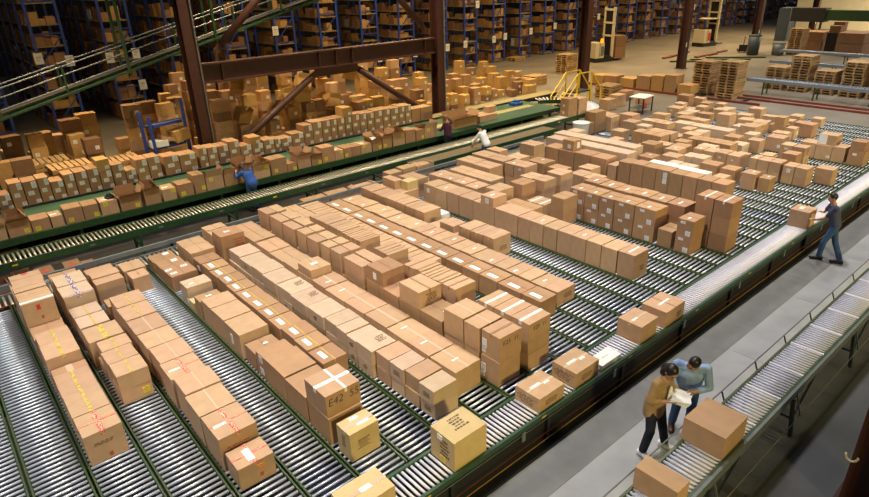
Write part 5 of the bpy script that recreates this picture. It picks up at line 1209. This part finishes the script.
# man pushing a carton
kl, kz = (15.93, 3.97, 0), math.radians(22)
h1, h2 = to_local(kl, kz, (16.03, 4.52, .92)), to_local(kl, kz, (16.50, 4.52, .99))
person('man in navy T-shirt and jeans pushing a carton on the rollers', kl, kz,
       std(pelvis=(.02, .02, .95), chest=(.03, .10, 1.27), neck=(.03, .15, 1.47), head=(.02, .19, 1.57), sh_l=(-.17, .10, 1.42), sh_r=(.19, .14, 1.42),
           el_l=tuple(lerp((-.17, .10, 1.42), h1, .48)+Vector((-.04, -.03, -.10))), el_r=tuple(lerp((.19, .14, 1.42), h2, .48)+Vector((.04, 0, -.10))), wr_l=tuple(h1+Vector((0, -.09, 0))), wr_r=tuple(h2+Vector((0, -.09, 0))),
           hip_l=(-.07, .02, .92), hip_r=(.11, .02, .92), kn_l=(-.07, .17, .51), kn_r=(.06, -.08, .50), an_l=tuple(to_local(kl, kz, (15.88, 4.15, .09))), an_r=tuple(to_local(kl, kz, (15.95, 3.72, .09))), ft_l=(-.1, 1, 0), ft_r=(0, 1, 0), hf_l=(0, 1, .1), hf_r=(0, 1, .1), hp_l=(.3, 0, -1), hp_r=(-.3, 0, -1), ht_l=(1, 0, .3), ht_r=(-1, 0, .3), curl=(.35, 0, 0)),
       (-.25, 1, -.25), NAVY, DENIM, SHOEB, HAIRB, 'short', 'short', .009)
# three workers at the back
bl = (x_at(249, 17.55, 1.2), 17.52, 0)
person('long-haired worker in blue bending over the green table', bl, math.radians(12),
       std(pelvis=(0, -.10, .92), chest=(0, .08, 1.16), neck=(0, .20, 1.31), head=(0, .27, 1.37), sh_l=(-.17, .14, 1.27), sh_r=(.17, .14, 1.27), el_l=(-.24, .32, 1.10), el_r=(.24, .32, 1.10), wr_l=(-.14, .48, 1.22), wr_r=(.14, .48, 1.22)),
       (0, 1, -.6), BLUEC, DENIM, SHOEB, HAIRBR, 'long', 'long', .018)
person('sandy-haired worker in plum top standing at the green table', (x_at(447, 17.6, 1.2), 17.55, 0), math.radians(8),
       std(wr_l=(-.16, .40, 1.10), wr_r=(.16, .40, 1.10), head=(0, .07, 1.55), el_l=(-.25, .14, 1.14), el_r=(.25, .14, 1.14)), (.2, 1, -.3), MARC, DENIMD, SHOEB, HAIRG, 'short', 'long', .018)
person('worker in white shirt leaning over the brown belt conveyor', (x_at(485, 15.42, 1.2), 15.40, 0), math.radians(15),
       std(pelvis=(0, -.05, .95), chest=(0, .10, 1.24), neck=(0, .20, 1.42), head=(0, .26, 1.50), sh_l=(-.19, .14, 1.37), sh_r=(.19, .14, 1.37), el_l=(-.23, .30, 1.12), el_r=(.23, .30, 1.12), wr_l=(-.16, .44, .92), wr_r=(.16, .44, .92)),
       (-.1, 1, -.6), WHITEC, DENIM, SHOEB, HAIRB, 'short', 'long', .018)

# ------------------------------------------------------------------ cartons: the ones that show largest stay objects, the rest are stock
def number_word(n): 
    if n < len(ORD): return ORD[n]
    t = ('', '', 'twenty', 'thirty', 'forty', 'fifty', 'sixty', 'seventy', 'eighty', 'ninety')
    tt = ('', '', 'twentieth', 'thirtieth', 'fortieth', 'fiftieth', 'sixtieth', 'seventieth', 'eightieth', 'ninetieth')
    if n >= 100: return 'hundredth' if n == 100 else 'hundred and '+number_word(n-100)
    return tt[n//10] if n % 10 == 0 else t[n//10]+'-'+ORD[n % 10]
from mathutils.bvhtree import BVHTree
bpy.context.view_layer.update(); CAMP = Vector((0, 0, HC)); bv, bf, owner = [], [], []
for o in COL.objects:
    if '_h' in o.keys():
        k = len(bv); w_, d, h = o['_w'], o['_d'], o['_h']
        bv += [o.matrix_world @ Vector((x, y, z)) for z in (0, h) for x, y in ((-w_, -d), (w_, -d), (w_, d), (-w_, d))]
        bf += [tuple(k+i for i in q) for q in ((0, 3, 2, 1), (4, 5, 6, 7), (0, 1, 5, 4), (1, 2, 6, 5), (2, 3, 7, 6), (3, 0, 4, 7))]; owner += [o.name]*6
BT = BVHTree.FromPolygons(bv, bf)
def pix(p):
    c = p-CAMP; z = c.dot(_fw); return (434.5+F_PX*c.dot(RT)/z, 248.5+F_PX*c.dot(DN)/z)
def seen(o):
    mw = o.matrix_world; w_, d, h = o['_w'], o['_d'], o['_h']; area = 0
    faces = (((-w_, -d, h), (2*w_, 0, 0), (0, 2*d, 0)), ((-w_, -d, 0), (2*w_, 0, 0), (0, 0, h)), ((-w_, -d, 0), (0, 2*d, 0), (0, 0, h)))
    for a, e1, e2 in faces:
        a, e1, e2 = Vector(a), Vector(e1), Vector(e2)
        q = [pix(mw @ (a+x)) for x in (Vector(), e1, e1+e2, e2)]
        A = abs(sum(q[i][0]*q[(i+1) % 4][1]-q[(i+1) % 4][0]*q[i][1] for i in range(4)))/2; hit = 0
        for i in (.12, .5, .88):
            for j in (.12, .5, .88):
                p = mw @ (a+e1*i+e2*j); u_, v_ = pix(p)
                if not (0 <= u_ <= 869 and 0 <= v_ <= 497): continue
                r = BT.ray_cast(CAMP, (p-CAMP).normalized())
                if r[2] is not None and owner[r[2]] == o.name: hit += 1
        area += A*hit/9
    return area
def absorb(objs, name, label, cat):
    b = MB(); ms = []
    for o in objs:
        for c in [o]+list(o.children):
            me = c.data; mw = c.matrix_world; k = len(b.v); mp = []
            for m_ in me.materials:
                if m_ not in ms: ms.append(m_)
                mp.append(ms.index(m_))
            b.v += [tuple(mw @ v.co) for v in me.vertices]
            for p in me.polygons: b.f.append(tuple(k+i for i in p.vertices)); b.m.append(mp[p.material_index] if mp else 0)
    if not b.v: return
    for o in objs:
        for c in list(o.children): bpy.data.objects.remove(c)
        bpy.data.objects.remove(o)
    stuff(tag(b.build(name, ms), label, cat))
for base, keep, name, label in (('carton', 300, 'carton_stock', 'remaining small or mostly hidden cartons standing on the lanes'),
                                ('heap_carton', 110, 'heap_stock', 'mostly hidden cartons inside the heap behind the labelled line'),
                                ('shelf_carton', 110, 'rack_end_stock', 'mostly hidden cartons on the rack ends')):
    L_ = [o for o in COL.objects if o.name.split('.')[0] == base and '_h' in o.keys()]
    ar = {o.name: seen(o) for o in L_}; L_.sort(key=lambda o: -ar[o.name])
    mn = 6 if base != 'carton' else 3
    kept = [o for o in L_[:keep] if ar[o.name] > mn]; ks = {o.name for o in kept}
    if base == 'carton':
        for i, o in enumerate(sorted([q for q in kept if q['label'].startswith('small brown carton among')], key=lambda q: pix(q.matrix_world.translation)[0])):
            o['label'] = 'small brown carton in the far right lanes, %s loose one from the left' % number_word(i+1)
    if base != 'carton':
        kept.sort(key=lambda o: pix(o.matrix_world.translation)[0])
        for i, o in enumerate(kept):
            o['label'] = ('brown carton in the heap, %s visible one from the left' if base == 'heap_carton' else 'brown carton on a rack end, %s visible one from the left') % number_word(i+1)
    print('KEEP', base, len(kept), 'of', len(L_))
    absorb([o for o in L_ if o.name not in ks], name, label, 'carton stock')
for o in COL.objects:
    for k in ('_w', '_d', '_h'):
        if k in o.keys(): del o[k]
